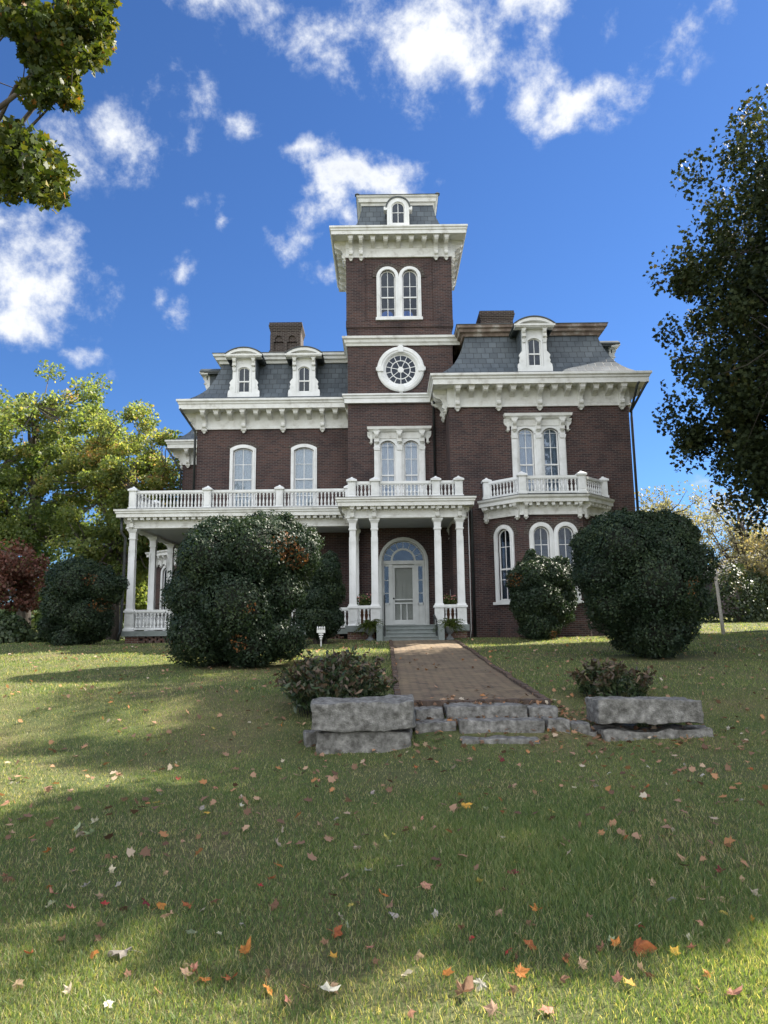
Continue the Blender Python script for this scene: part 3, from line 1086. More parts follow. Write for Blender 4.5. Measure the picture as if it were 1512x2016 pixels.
for x in (-1.10, -.34, 1.85, 2.62):
    link('bracket', PB, pc, T(x, 25.25, 4.26))
for y in (25.5, 26.6):
    link('bracket', PB, pc, T(-1.28, y, 4.26, -math.pi / 2))
    link('bracket', PB, pc, T(2.79, y, 4.26, math.pi / 2))
PORCH = [(-9.55, 33.4), (-9.55, 27.15), (-1.27, 27.15)]
pe = MB().sweep(PORCH, PCOR).build('porch_entablature', M_CORN, HOUSE)
MB().box(-9.3, -1.27, 27.4, LY - .01, 3.95, 4.0).build('ceiling', M_CEIL, pe)
MB().box(-9.3, LX - .01, LY - .01, 33.4, 3.952, 4.0).build('ceiling', M_CEIL, pe)
MB().box(-9.5, -1.27, 27.2, LY - .01, 4.53, 4.56).build('deck_roof', M_TIN, pe)
MB().box(-9.5, LX - .01, LY - .01, 33.4, 4.531, 4.561).build('deck_roof', M_TIN, pe)
MB().sweep(PORCH, [(-.34, 4.572), (.42, 4.533), (.42, 4.546), (-.34, 4.585)]).build('roof_flashing', M_TIN, pe)
for k in range(35):
    x = -9.42 + 8.05 * k / 34
    link('dentil', DENT2, pe, T(x, 27.13, 4.26))
for x in (-9.38, -6.62, -3.92):
    link('bracket', PB, pe, T(x, 27.13, 4.26))
for k in range(8):
    link('bracket', PB, pe, T(-9.57, 27.4 + k * .8, 4.26, -math.pi / 2))

# columns -------------------------------------------------------------------------
cm = MB()
cm.frustum(0, 0, .86, .125, 3.52, .105)
cm.frustum(0, 0, .80, .165, .90, .145)
for s in (-1, 1):                                    # sunk panels read as raised edge strips
    cm.box(s * .1 - .018, s * .1 + .018, -.131, -.10, 1.0, 3.2)
cshaft = cm.mesh('column', M_WHITE)
k_ = MB()
k_.box(-.135, .135, -.135, .135, 3.46, 3.51)
k_.frustum(0, 0, 3.51, .112, 3.70, .125)
k_.frustum(0, 0, 3.70, .125, 3.79, .175)
k_.box(-.185, .185, -.185, .185, 3.79, 3.865)
ccap = k_.mesh('capital', M_WHITE)
k_ = MB()
k_.box(-.155, .155, -.155, .155, .22, .80)
k_.box(-.19, .19, -.19, .19, .02, .16)
k_.frustum(0, 0, .16, .19, .22, .155)
k_.box(-.19, .19, -.19, .19, .76, .83)
k_.box(-.10, .10, -.168, .0, .32, .68)
cped = k_.mesh('pedestal', M_WHITE)


def column(x, y):
    o = link('column', cshaft, HOUSE, T(x, y, 0))
    link('capital', ccap, o)
    link('pedestal', cped, o)


for x in (-1.10, -.34, 1.85, 2.62):
    column(x, 25.44)
for x in (-1.10, 2.62):
    column(x, 28.28)
for x, y in ((-9.38, 27.32), (-6.62, 27.32), (-3.92, 27.32), (-9.38, 29.75), (-9.38, 32.2)):
    column(x, y)
# lower rails between the pedestals
for pts in ([(-9.38, 27.32), (-6.62, 27.32)], [(-6.62, 27.32), (-3.92, 27.32)], [(-3.92, 27.32), (-1.10, 27.32)], [(-9.38, 32.2), (-9.38, 29.75)], [(-9.38, 29.75), (-9.38, 27.32)],
            [(-1.10, 25.44), (-.34, 25.44)], [(1.85, 25.44), (2.62, 25.44)], [(2.62, 25.44), (2.62, 28.28)]):
    railing(pts, .10, .86, posts=False, each=False, hw=.16, drop=.0)

# floors, foundations, steps ---------------------------------------------------------
FL = MB()
FL.box(-9.6, -1.3, 27.10, LY - .01, -.10, .09)
FL.box(-9.6, LX - .01, LY - .01, 33.5, -.10, .089)
FL.box(-1.36, 2.84, 25.12, 28.48, -.03, .18)
FL.build('porch_floor', M_GREY, HOUSE)
fb = MB()
for x0, x1, y0, y1 in ((-9.5, -9.0, 27.22, 27.5), (-6.85, -6.4, 27.22, 27.5), (-4.1, -3.65, 27.22, 27.5), (-1.28, -.36, 25.2, 25.5), (1.80, 2.76, 25.2, 25.5), (2.5, 2.76, 25.5, 28.4)):
    fb.box(x0, x1, y0, y1, GZ - .2, -.101 if y0 > 27 else -.031)
for k in range(26):                                  # open honeycomb brickwork between the piers
    for row in range(3):
        x = -9.0 + .285 * k + (.14 if row % 2 else 0)
        fb.box(x, x + .21, 27.26, 27.40, -.34 + row * .08, -.262 + row * .08)
fb.build('foundation_pier', M_FOUND, HOUSE)
MB().box(-9.4, -1.3, 27.42, 27.46, -.6, -.11).build('crawl_shade_sheet', M_DARK, HOUSE)  # dark sheet standing in for the shade under the porch floor
st = MB()
for k in range(4):
    z1 = -.19 + .125 * k
    st.box(-.08, 1.70, 24.18 + .28 * k, 25.11, z1 - (.16 if k == 0 else .125), z1 - .03)
    st.box(-.08, 1.70, 24.14 + .28 * k, 25.111, z1 - .029, z1)
steps = st.build('front_steps', M_GREY, HOUSE)
for x in (-.19, 1.81):
    ck = MB().box(x - .10, x + .10, 24.1, 25.115, -.5, .20)
    ck.build('step_cheek', M_GREY, steps)

# doorway ---------------------------------------------------------------------------
yD = TY0
d = MB().prism(archpoly(DOORC, 1.92, .185, 2.62, .96), yD - .07, yD + .012, [archpoly(DOORC, 1.66, .22, 2.62, .83)])
d.prism(archpoly(DOORC, 1.80, .20, 2.62, .90), yD - .10, yD - .069, [archpoly(DOORC, 1.70, .22, 2.62, .85)])
door = d.build('doorway', M_DOORT, HOUSE)
yI = yD + .10
fr = MB()
fr.box(DOORC - .83, DOORC + .83, yI - .05, yI + .10, 2.54, 2.68)
for x in (-.83, -.50, .50, .83):
    hw = .045 if abs(x) > .6 else .075
    x_ = x - (hw if x > .6 else (-hw if x < -.6 else 0))
    fr.box(DOORC + x_ - hw, DOORC + x_ + hw, yI - .03, yI + .09, .22, 2.54)
for s in (-1, 1):
    fr.box(DOORC + s * .655 - .10, DOORC + s * .655 + .10, yI + .0, yI + .06, .22, .98)
    fr.box(DOORC + s * .655 - .07, DOORC + s * .655 + .07, yI - .015, yI + .01, .34, .86)
    fr.box(DOORC + s * .655 - .11, DOORC + s * .655 + .11, yI - .03, yI + .07, .96, 1.05)
    for q in (1.42, 1.92):
        fr.box(DOORC + s * .655 - .10, DOORC + s * .655 + .10, yI + .02, yI + .05, q - .014, q + .014)
    fr.box(DOORC + s * .655 - .10, DOORC + s * .655 + .10, yI + .02, yI + .05, 2.46, 2.54)
fr.box(DOORC - .83, DOORC + .83, yD - .12, yD + .30, .182, .225)
fr.build('door_frame', M_DOORT, door)
fan = MB()
fan.prism(archband(DOORC, .98, .49, .82, .41, 2.68), yI, yI + .07)
for k in range(1, 8):
    a = math.pi * k / 8
    ca, sa = math.cos(a), math.sin(a)
    q = [(.48, -.011), (.80, -.011), (.80, .011), (.48, .011)]
    fan.prism([(DOORC + x * ca - z * sa, 2.66 + x * sa + z * ca) for x, z in q], yI + .02, yI + .05)
fan.prism(archband(DOORC, 1.66, .83, 1.56, .78, 2.63), yI, yI + .06)
fan.build('fanlight', M_DOORT, door)
gl = MB().prism(archpoly(DOORC, 1.60, 2.66, 2.67, .78), yI + .032, yI + .036)
for s in (-1, 1):
    gl.box(DOORC + s * .655 - .11, DOORC + s * .655 + .11, yI + .032, yI + .036, 1.03, 2.5)
gl.build('pane', glassmat('hall glass', (.40, .5, .56), .03, (.34, .46, .62)), door)
md = MB().box(DOORC - .45, DOORC + .45, yI + .10, yI + .15, .225, 2.54)   # panelled door behind the screen
for x0, x1, z0, z1 in ((-.36, -.06, 1.95, 2.40), (.06, .36, 1.95, 2.40), (-.36, -.06, .95, 1.85), (.06, .36, .95, 1.85), (-.36, -.06, .35, .80), (.06, .36, .35, .80)):
    for a, b_, c_, e_ in ((x0, x1, z0, z0 + .03), (x0, x1, z1 - .03, z1), (x0, x0 + .03, z0 + .03, z1 - .03), (x1 - .03, x1, z0 + .03, z1 - .03)):
        md.box(DOORC + a, DOORC + b_, yI + .08, yI + .101, c_, e_)
md.build('panelled_door', M_DOOR, door)
sd = MB()
ys = yI - .0
for a, b_, z0, z1 in ((-.44, -.345, .235, 2.50), (.345, .44, .235, 2.50), (-.345, .345, 2.40, 2.50), (-.345, .345, .235, .40), (-.345, .345, 1.01, 1.06), (-.345, .345, 1.15, 1.20),
                      (-.135, -.095, .40, 1.01), (.095, .135, .40, 1.01)):
    sd.box(DOORC + a, DOORC + b_, ys, ys + .04, z0, z1)
sd.build('screen_door', M_DOORT, door)
m, N, L, out = newmat('insect screen')
tr = N('ShaderNodeBsdfTransparent')
df = N('ShaderNodeBsdfDiffuse')
df.inputs[0].default_value = (.10, .11, .105, 1)
mx = N('ShaderNodeMixShader')
mx.inputs[0].default_value = .18
L(tr.outputs[0], mx.inputs[1])
L(df.outputs[0], mx.inputs[2])
L(mx.outputs[0], out.inputs[0])
MB().box(DOORC - .345, DOORC + .345, ys + .018, ys + .020, .40, 2.40).build('screen', m, door)
MB().lathe([(.02, 0), (.035, .02), (.035, .05), (.015, .07)], n=10).build('handle', M_BLACK, door).matrix_basis = Matrix.Translation((DOORC - .39, ys - .0, 1.22)) @ Matrix.Rotation(R(90), 4, 'X')

# hall: blocks the view through the glass
MB().box(TX0 + .31, TX1 - .31, 31.0, 31.1, 0, 9).build('inner_wall', M_DARK, HOUSE)
MB().box(TX0 + .31, TX1 - .31, TY0 + .31, 31.0, 4.2, 4.4).build('inner_floor', M_DARK, HOUSE)

# rear bay beyond the porch ------------------------------------------------------------
rb = MB()
rwins = []
for i in range(3):
    p, q = RBP[i], RBP[i + 1]
    M, l = facet(p, q, None, None, .3, '', None)
    holes = [archpoly(l / 2 - .1, .6, 1.0, 3.0, .3)] if i == 2 else []
    rb.merge(MB().prism([(0, GZ), (l, GZ), (l, 4.1), (0, 4.1)], 0, .28, holes), M)
    if i == 2:
        rwins.append((M, l / 2 - .1))
rb.build('bay_wall', M_BRICK, HOUSE)
for M, c_ in rwins:
    o = link('window', MB().prism(archpoly(c_, .86, .9, 3.0, .43), -.05, .012, [archpoly(c_, .6, 1.0, 3.0, .3)]).mesh('window', M_WHITE), HOUSE, M)
    sash(o, c_, .59, 1.0, 3.0, .295, [1.5, 2.5], 2.0, .05, glass=M_GLASSD)
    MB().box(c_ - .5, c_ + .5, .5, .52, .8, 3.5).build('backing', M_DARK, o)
rbc = MB().sweep(RBP, BC).build('bay_cornice', M_CORN, HOUSE)
rbc.location.z = -.5
for i in range(3):
    p, q = RBP[i], RBP[i + 1]
    M, l = facet(p, q, None, None, .3, '', None)
    ang = math.atan2(q[1] - p[1], q[0] - p[0])
    for k in range(1, 6):
        P = M @ Vector((l * k / 6, -.05, 4.42))
        link('bracket', BB, rbc, T(*P, ang))

# pipes ----------------------------------------------------------------------------------
for pts, rr in (([(-8.28, 28.98, 9.05), (-8.2, 29.1, 8.9), (-7.76, 29.5, 8.22), (-7.76, 29.53, 8.0), (-7.76, 29.53, 4.6)], .05),
                ([(9.86, 26.3, 9.05), (9.8, 26.35, 8.95), (9.38, 26.85, 8.1), (9.38, 26.87, 7.8), (9.38, 26.87, -.3)], .05),
                ([(9.55, 26.3, 9.05), (9.5, 26.35, 8.95), (9.33, 26.80, 8.0)], .045),
                ([(2.03, 28.1, 8.95), (2.03, 28.42, 8.7), (2.03, 28.42, 4.6)], .05),
                ([(3.22, 26.84, 4.4), (3.22, 26.84, 4.2), (3.22, 26.84, -.35)], .055),
                ([(-9.72, 27.0, 4.24), (-9.72, 27.0, 3.7), (-9.6, 27.1, 3.5), (-9.62, 27.1, .1), (-9.7, 27.0, -.25)], .05),
                ([(-10.7, 35.4, 9.05), (-10.1, 35.9, 8.0), (-10.1, 35.93, 2)], .05)):
    MB().tube(pts, rr, 8).build('downspout', M_BLACK, HOUSE, True)
MB().tube([(2.96, 25.6, 4.2), (2.97, 25.7, 2.0), (2.98, 25.9, 0.0), (2.95, 25.95, -.3)], .014, 6).build('cable', M_WHITE, HOUSE, True)
# ------------------------------------------------------------------ lawn, path
def smooth(a, b, t):
    t = np.clip((t - a) / (b - a), 0, 1)
    return t * t * (3 - 2 * t)


def gz(x, y):
    x, y = np.asarray(x, float), np.asarray(y, float)
    z = -1.56 + .06 * smooth(2, 9, y)
    inp = smooth(.0, .4, x) * (1 - smooth(2.3, 2.7, x))
    bank = smooth(8.7, 12.4, y) * (1 - inp) + smooth(8.55, 10.9, y) * inp
    z = z + .45 * bank + .052 * np.clip(y - 10.4, 0, 14.6)
    z = z + .032 * np.clip(y - 27, 0, 45) * smooth(9, 16, x)
    z = z - .05 * smooth(2, 6, -x) * smooth(12, 24, y)
    z = z + .018 * np.sin(x * 1.3 + .7) * np.sin(y * .9) + .010 * np.sin(x * 2.9 + 1) * np.sin(y * 2.3 + .4)
    return z


def g1(x, y):
    return float(gz(x, y))


def axis(dense0, dense1, step, far):
    a = list(np.arange(dense0, dense1 + 1e-6, step))
    s = step
    while a[-1] < far:
        s *= 1.28
        a.append(a[-1] + s)
    s = step
    while a[0] > -far:
        s *= 1.28
        a.insert(0, a[0] - s)
    return np.array(a)


gx, gy = axis(-14, 14, .25, 1500), axis(2, 30, .2, 1500)
GX, GY = np.meshgrid(gx, gy)
GZv = gz(GX, GY)
onpath = (GX > .1) & (GX < 2.3) & (GY > 10.4) & (GY < 24.2)
GZv = GZv - .05 * onpath
me = bpy.data.meshes.new('ground')
nx_, ny_ = len(gx), len(gy)
idx = np.arange(nx_ * ny_).reshape(ny_, nx_)
me.from_pydata(np.stack([GX.ravel(), GY.ravel(), GZv.ravel()], 1).tolist(), [],
               np.stack([idx[:-1, :-1].ravel(), idx[:-1, 1:].ravel(), idx[1:, 1:].ravel(), idx[1:, :-1].ravel()], 1).tolist())
me.polygons.foreach_set('use_smooth', [True] * len(me.polygons))
m, N, L, out = newmat('turf')
tc = N('ShaderNodeTexCoord')
n1 = N('ShaderNodeTexNoise', i_Scale=.55, i_Detail=8.0, i_Roughness=.65)
n2 = N('ShaderNodeTexNoise', i_Scale=38.0, i_Detail=6.0, i_Roughness=.7)
L(tc.outputs['Object'], n1.inputs['Vector'])
L(tc.outputs['Object'], n2.inputs['Vector'])
ca_ = ramp(N, L, n1.outputs['Fac'], [(.3, (.080, .105, .042)), (.5, (.115, .120, .055)), (.68, (.16, .135, .075)), (.8, (.17, .13, .085))])
cb_ = ramp(N, L, n2.outputs['Fac'], [(.3, (.45, .45, .42)), (.5, (.9, .9, .85)), (.72, (1.6, 1.5, 1.3))])
mx = N('ShaderNodeMix', data_type='RGBA', blend_type='MULTIPLY')
mx.inputs[0].default_value = 1
L(ca_, mx.inputs[6])
L(cb_, mx.inputs[7])
p = N('ShaderNodeBsdfPrincipled', i_Roughness=.9)
p.inputs['Specular IOR Level'].default_value = .15
L(mx.outputs[2], p.inputs['Base Color'])
bp = N('ShaderNodeBump', i_Strength=.8, i_Distance=.03)
L(n2.outputs['Fac'], bp.inputs['Height'])
L(bp.outputs[0], p.inputs['Normal'])
L(p.outputs[0], out.inputs[0])
me.materials.append(m)
kind(link('ground', me), 'structure')

# brick path
m, N, L, out = newmat('worn brick paving')
tc = N('ShaderNodeTexCoord')
mp = N('ShaderNodeMapping')
mp.inputs['Rotation'].default_value = (0, 0, R(45))
L(tc.outputs['Object'], mp.inputs[0])
b = N('ShaderNodeTexBrick', i_Scale=1.0)
b.inputs['Color1'].default_value = (.21, .140, .085, 1)
b.inputs['Color2'].default_value = (.105, .074, .048, 1)
b.inputs['Mortar'].default_value = (.030, .026, .019, 1)
b.inputs['Mortar Size'].default_value = .016
b.inputs['Brick Width'].default_value = .21
b.inputs['Row Height'].default_value = .105
L(mp.outputs[0], b.inputs['Vector'])
n1 = N('ShaderNodeTexNoise', i_Scale=2.2, i_Detail=9.0, i_Roughness=.7)
L(tc.outputs['Object'], n1.inputs['Vector'])
dirt = N('ShaderNodeMix', data_type='RGBA')
L(ramp(N, L, n1.outputs['Fac'], [(.38, (.05, .05, .05)), (.66, (.75, .75, .75))]), dirt.inputs[0])
L(b.outputs['Color'], dirt.inputs[6])
dirt.inputs[7].default_value = (.22, .165, .095, 1)
p = N('ShaderNodeBsdfPrincipled', i_Roughness=.9)
L(dirt.outputs[2], p.inputs['Base Color'])
bp = N('ShaderNodeBump', i_Strength=.5, i_Distance=.02)
L(n1.outputs['Fac'], bp.inputs['Height'])
L(bp.outputs[0], p.inputs['Normal'])
L(p.outputs[0], out.inputs[0])
M_PATH = m


def pathz(x, y):
    return max(g1(x, y), -1.02 + .02 * (y - 10.4)) + .012


pb = MB()
xs, ys = np.linspace(.22, 2.20, 12), np.linspace(10.5, 24.2, 80)
pb.add([(x, y, pathz(x, y)) for y in ys for x in xs], [(j * 12 + i, j * 12 + i + 1, (j + 1) * 12 + i + 1, (j + 1) * 12 + i) for j in range(79) for i in range(11)])
kind(pb.build('path', M_PATH, None, True), 'structure')
M_STONE = surf('weathered limestone', [(.28, (.055, .052, .046)), (.40, (.12, .115, .105)), (.52, (.19, .185, .17)), (.64, (.28, .27, .25)), (.8, (.42, .41, .38))], 11.0, 15, .9, .8, 60, .2)
M_EDGE = surf('edging brick', [(.3, (.045, .036, .030)), (.7, (.14, .095, .07))], 7, 6, .9, .5, 20)
ed = MB()
rnd = random.Random(3)
for x in (.17, 2.25):
    y = 10.55
    while y < 24.0:
        l = .2 + rnd.random() * .03
        z = pathz(x, y)
        ed.merge(MB().box(-.045, .045, 0, l - .012, -.12, .03 + rnd.random() * .022), T(x + rnd.uniform(-.015, .015), y, z, rnd.uniform(-.05, .05)))
        y += l
for k in range(10):                                  # saw-tooth course of bricks along the front edge
    x = .36 + .2 * k
    ed.merge(MB().box(-.075, .075, -.075, .075, -.16, .035 + rnd.random() * .02), T(x, 10.49, pathz(x, 10.5), R(45 + rnd.uniform(-6, 6))))
kind(ed.build('path_edging', M_EDGE), 'structure')

# ------------------------------------------------------------------ stone blocks
from mathutils import noise as mnoise


def stone(x0, x1, y0, y1, z0, z1, label, seed, group, rz=0.0, name='stone_block', rough=.03, tilt=0.0):
    bm = bmesh.new()
    bmesh.ops.create_cube(bm, size=1.0)
    bmesh.ops.subdivide_edges(bm, edges=bm.edges, cuts=27, use_grid_fill=True)
    sx, sy, sz = x1 - x0, y1 - y0, z1 - z0
    rr = min(sx, sy, sz) * .10
    off = Vector((seed * 7.3, seed * 3.1, seed * 1.7))
    for v in bm.verts:
        c = Vector((v.co.x * sx, v.co.y * sy, v.co.z * sz))
        inner = Vector((max(-sx / 2 + rr, min(sx / 2 - rr, c.x)), max(-sy / 2 + rr, min(sy / 2 - rr, c.y)), max(-sz / 2 + rr, min(sz / 2 - rr, c.z))))
        d = c - inner
        if d.length > rr * .75:
            d = d.normalized() * (rr * .75 + (d.length - rr * .75) * .35)
        c = inner + d
        q = mnoise.noise_vector(c * 1.9 + off) * rough * 1.1 + mnoise.noise_vector(c * 6 + off) * rough * .45 + mnoise.noise_vector(c * 17 + off) * rough * .38
        q += d.normalized() * -abs(mnoise.noise(c * 3.1 + off)) * rough * 1.2 if d.length > 1e-5 else Vector()
        v.co = c + q
    me = bpy.data.meshes.new(name)
    bm.to_mesh(me)
    bm.free()
    me.materials.append(M_STONE)
    me.polygons.foreach_set('use_smooth', [True] * len(me.polygons))
    o = link(name, me, None, Matrix.Translation(((x0 + x1) / 2, (y0 + y1) / 2, (z0 + z1) / 2)) @ Matrix.Rotation(rz, 4, 'Z') @ Matrix.Rotation(tilt, 4, 'Y'))
    tag(o, label, 'stone block' if name == 'stone_block' else 'step stone', group)
    return o


GB, GS = 'rough stone blocks flanking the steps', 'stones of the garden steps'
stone(-.93, .35, 9.22, 9.98, -1.21, -.845, 'long grey stone block in front of the tall peony clump, upper of its pair', 1, GB, R(-1), tilt=R(-1.2))
stone(-.86, .33, 9.27, 9.95, -1.72, -1.215, 'squat dark stone block set in the grass, carrying the block before the tall peony clump', 2, GB, R(-2), tilt=R(-.8))
stone(-1.07, -.78, 9.62, 10.02, -1.6, -1.24, 'small rough stone stuck out beside the lower block under the tall peony clump', 3, GB, R(14))
stone(2.70, 4.07, 9.72, 10.35, -1.235, -.915, 'long grey stone block beside the low peony clump, upper of its pair', 4, GB, R(1))
stone(2.74, 4.20, 9.76, 10.45, -1.75, -1.285, 'broken stone block half sunk in grass, below the block beside the low peony clump', 5, GB, R(3), rough=.045)
stone(2.52, 2.74, 9.85, 10.15, -1.6, -1.30, 'small round stone between the steps and the broken sunken block', 6, GB)
stone(.36, .77, 10.03, 10.5, -1.45, -1.02, 'short uneven stone of the top step, next to the tall stacked blocks', 7, GS, R(3), 'step_stone', .02)
stone(.78, 1.87, 10.0, 10.48, -1.45, -.985, 'longest stone of the top step, just below the saw-tooth brick edge', 8, GS, 0, 'step_stone', .02)
stone(1.88, 2.30, 10.04, 10.45, -1.45, -1.02, 'short stone of the top step at the end under dry leaves', 9, GS, R(-3), 'step_stone')
stone(.34, .89, 9.66, 10.05, -1.6, -1.15, 'ragged stone of the middle step touching the tall stacked blocks', 10, GS, R(4), 'step_stone', .022)
stone(.90, 2.02, 9.62, 10.03, -1.6, -1.125, 'longest squared stone of the middle step', 11, GS, 0, 'step_stone', .02)
stone(2.03, 2.34, 9.68, 10.05, -1.6, -1.15, 'short dark stone ending the middle step amid fallen leaves', 12, GS, 0, 'step_stone')
stone(2.36, 2.62, 9.85, 10.25, -1.6, -1.20, 'dark leaf-strewn stone past the end of the middle step', 13, GS, R(5), 'step_stone')
stone(.90, 1.88, 9.30, 9.66, -1.6, -1.315, 'flat pale slab at the foot of the steps', 14, GS, R(1), 'step_stone', .015)

# ------------------------------------------------------------------ leaves


def numpy_mesh(name, V, F, tint, mat):
    """V (n,3); F list of (k) index arrays of constant size; tint per vertex"""
    me = bpy.data.meshes.new(name)
    me.vertices.add(len(V))
    me.vertices.foreach_set('co', V.astype(np.float32).ravel())
    tot = sum(f.size for f in F)
    me.loops.add(tot)
    me.loops.foreach_set('vertex_index', np.concatenate([f.ravel() for f in F]).astype(np.int32))
    st, o = [], 0
    for f in F:
        st.append(o + np.arange(f.shape[0]) * f.shape[1])
        o += f.size
    st = np.concatenate(st).astype(np.int32)
    me.polygons.add(len(st))
    me.polygons.foreach_set('loop_start', st)
    me.update(calc_edges=True)
    a = me.attributes.new('tint', 'FLOAT', 'POINT')
    a.data.foreach_set('value', tint.astype(np.float32))
    me.materials.append(mat)
    return me


OVAL = np.array([(-.5, 0, 0), (-.1, .30, .05), (.5, 0, .0), (-.1, -.30, .05)])
LANCE = np.array([(-.5, 0, 0), (-.1, .17, .04), (.5, 0, -.06), (-.1, -.17, .04)])
MAPLE = np.array([(-.45, 0, 0), (-.30, .42, .06), (-.02, .26, 0), (.14, .46, .07), (.20, .16, 0), (.5, 0, -.08), (.20, -.16, 0), (.14, -.46, .07), (-.02, -.26, 0), (-.30, -.42, .06)])
CLUMP = np.array([(-.5, -.1, 0), (-.2, .4, .1), (.25, .45, 0), (.5, .0, .1), (.1, -.45, 0)])


def leafmesh(name, P, Nn, size, tmpl, tint, mat, r):
    n = len(P)
    Nn = Nn / np.maximum(np.linalg.norm(Nn, axis=1, keepdims=True), 1e-6)
    q = r.normal(size=(n, 3))
    t = np.cross(Nn, q)
    t /= np.maximum(np.linalg.norm(t, axis=1, keepdims=True), 1e-6)
    b = np.cross(Nn, t)
    k = len(tmpl)
    V = P[:, None, :] + size[:, None, None] * (tmpl[None, :, 0:1] * t[:, None] + tmpl[None, :, 1:2] * b[:, None] + tmpl[None, :, 2:3] * Nn[:, None])
    F = np.arange(n * k).reshape(n, k)
    return numpy_mesh(name, V.reshape(-1, 3), [F], np.repeat(tint, k), mat)


M_BOX = leafmat('boxwood leaf', [(0, (.014, .028, .016)), (.5, (.026, .046, .024)), (.86, (.055, .078, .030)), (.92, (.13, .055, .02)), (1, (.26, .11, .035))], .5, .25, .28, (1.1, 1.2, .5))
M_CORE_STEM = surf('dark core and stems', [(.3, (.009, .012, .008)), (.7, (.022, .024, .015))], 9, 6, .9, .8, 25)  # near-black for the added shrub cores; also peony stems
M_BARK = surf('bark', [(.3, (.035, .030, .026)), (.5, (.075, .064, .055)), (.7, (.13, .115, .10))], 5, 9, .95, .9, 16, stretch=(1, 1, .3))
M_MAPLE_R = leafmat('maple leaf dark', [(0, (.018, .028, .014)), (.5, (.034, .048, .020)), (.85, (.062, .074, .026)), (1, (.12, .085, .03))], .6, .22, .12)
M_MAPLE_L = leafmat('maple leaf bright', [(0, (.026, .045, .010)), (.5, (.060, .088, .016)), (.8, (.125, .130, .022)), (.95, (.20, .16, .03)), (1, (.28, .13, .03))], .55, .42, .3)
M_TREE_L = leafmat('turning tree leaf', [(0, (.070, .115, .042)), (.5, (.155, .20, .066)), (.8, (.27, .285, .10)), (.95, (.38, .33, .12)), (1, (.44, .25, .12))], .5, .55, .35, (1.4, 1.4, .65))
M_TREE_D = leafmat('green tree leaf', [(0, (.022, .045, .016)), (.5, (.048, .080, .024)), (.85, (.10, .12, .035)), (1, (.20, .16, .05))], .5, .30, .4)
M_RED = leafmat('red leaf', [(0, (.075, .060, .035)), (.35, (.12, .055, .040)), (.75, (.20, .085, .065)), (1, (.17, .15, .07))], .55, .3, .3, (1.2, .9, .6))
M_PALE = leafmat('pale autumn leaf', [(0, (.15, .16, .11)), (.5, (.28, .28, .21)), (.85, (.42, .39, .30)), (1, (.46, .37, .22))], .6, .40, .3)
M_HEDGE = leafmat('hedge leaf', [(0, (.020, .036, .016)), (.6, (.045, .070, .028)), (1, (.085, .11, .04))], .5, .25, .4)
M_PEONY = leafmat('peony leaf', [(0, (.025, .048, .020)), (.45, (.050, .078, .030)), (.6, (.075, .070, .034)), (.85, (.065, .042, .028)), (1, (.15, .10, .06))], .45, .2, .5)
M_FERN = leafmat('fern leaf', [(0, (.045, .080, .026)), (.7, (.11, .15, .045)), (1, (.19, .18, .07))], .5, .4, .4)

BUSHES = []


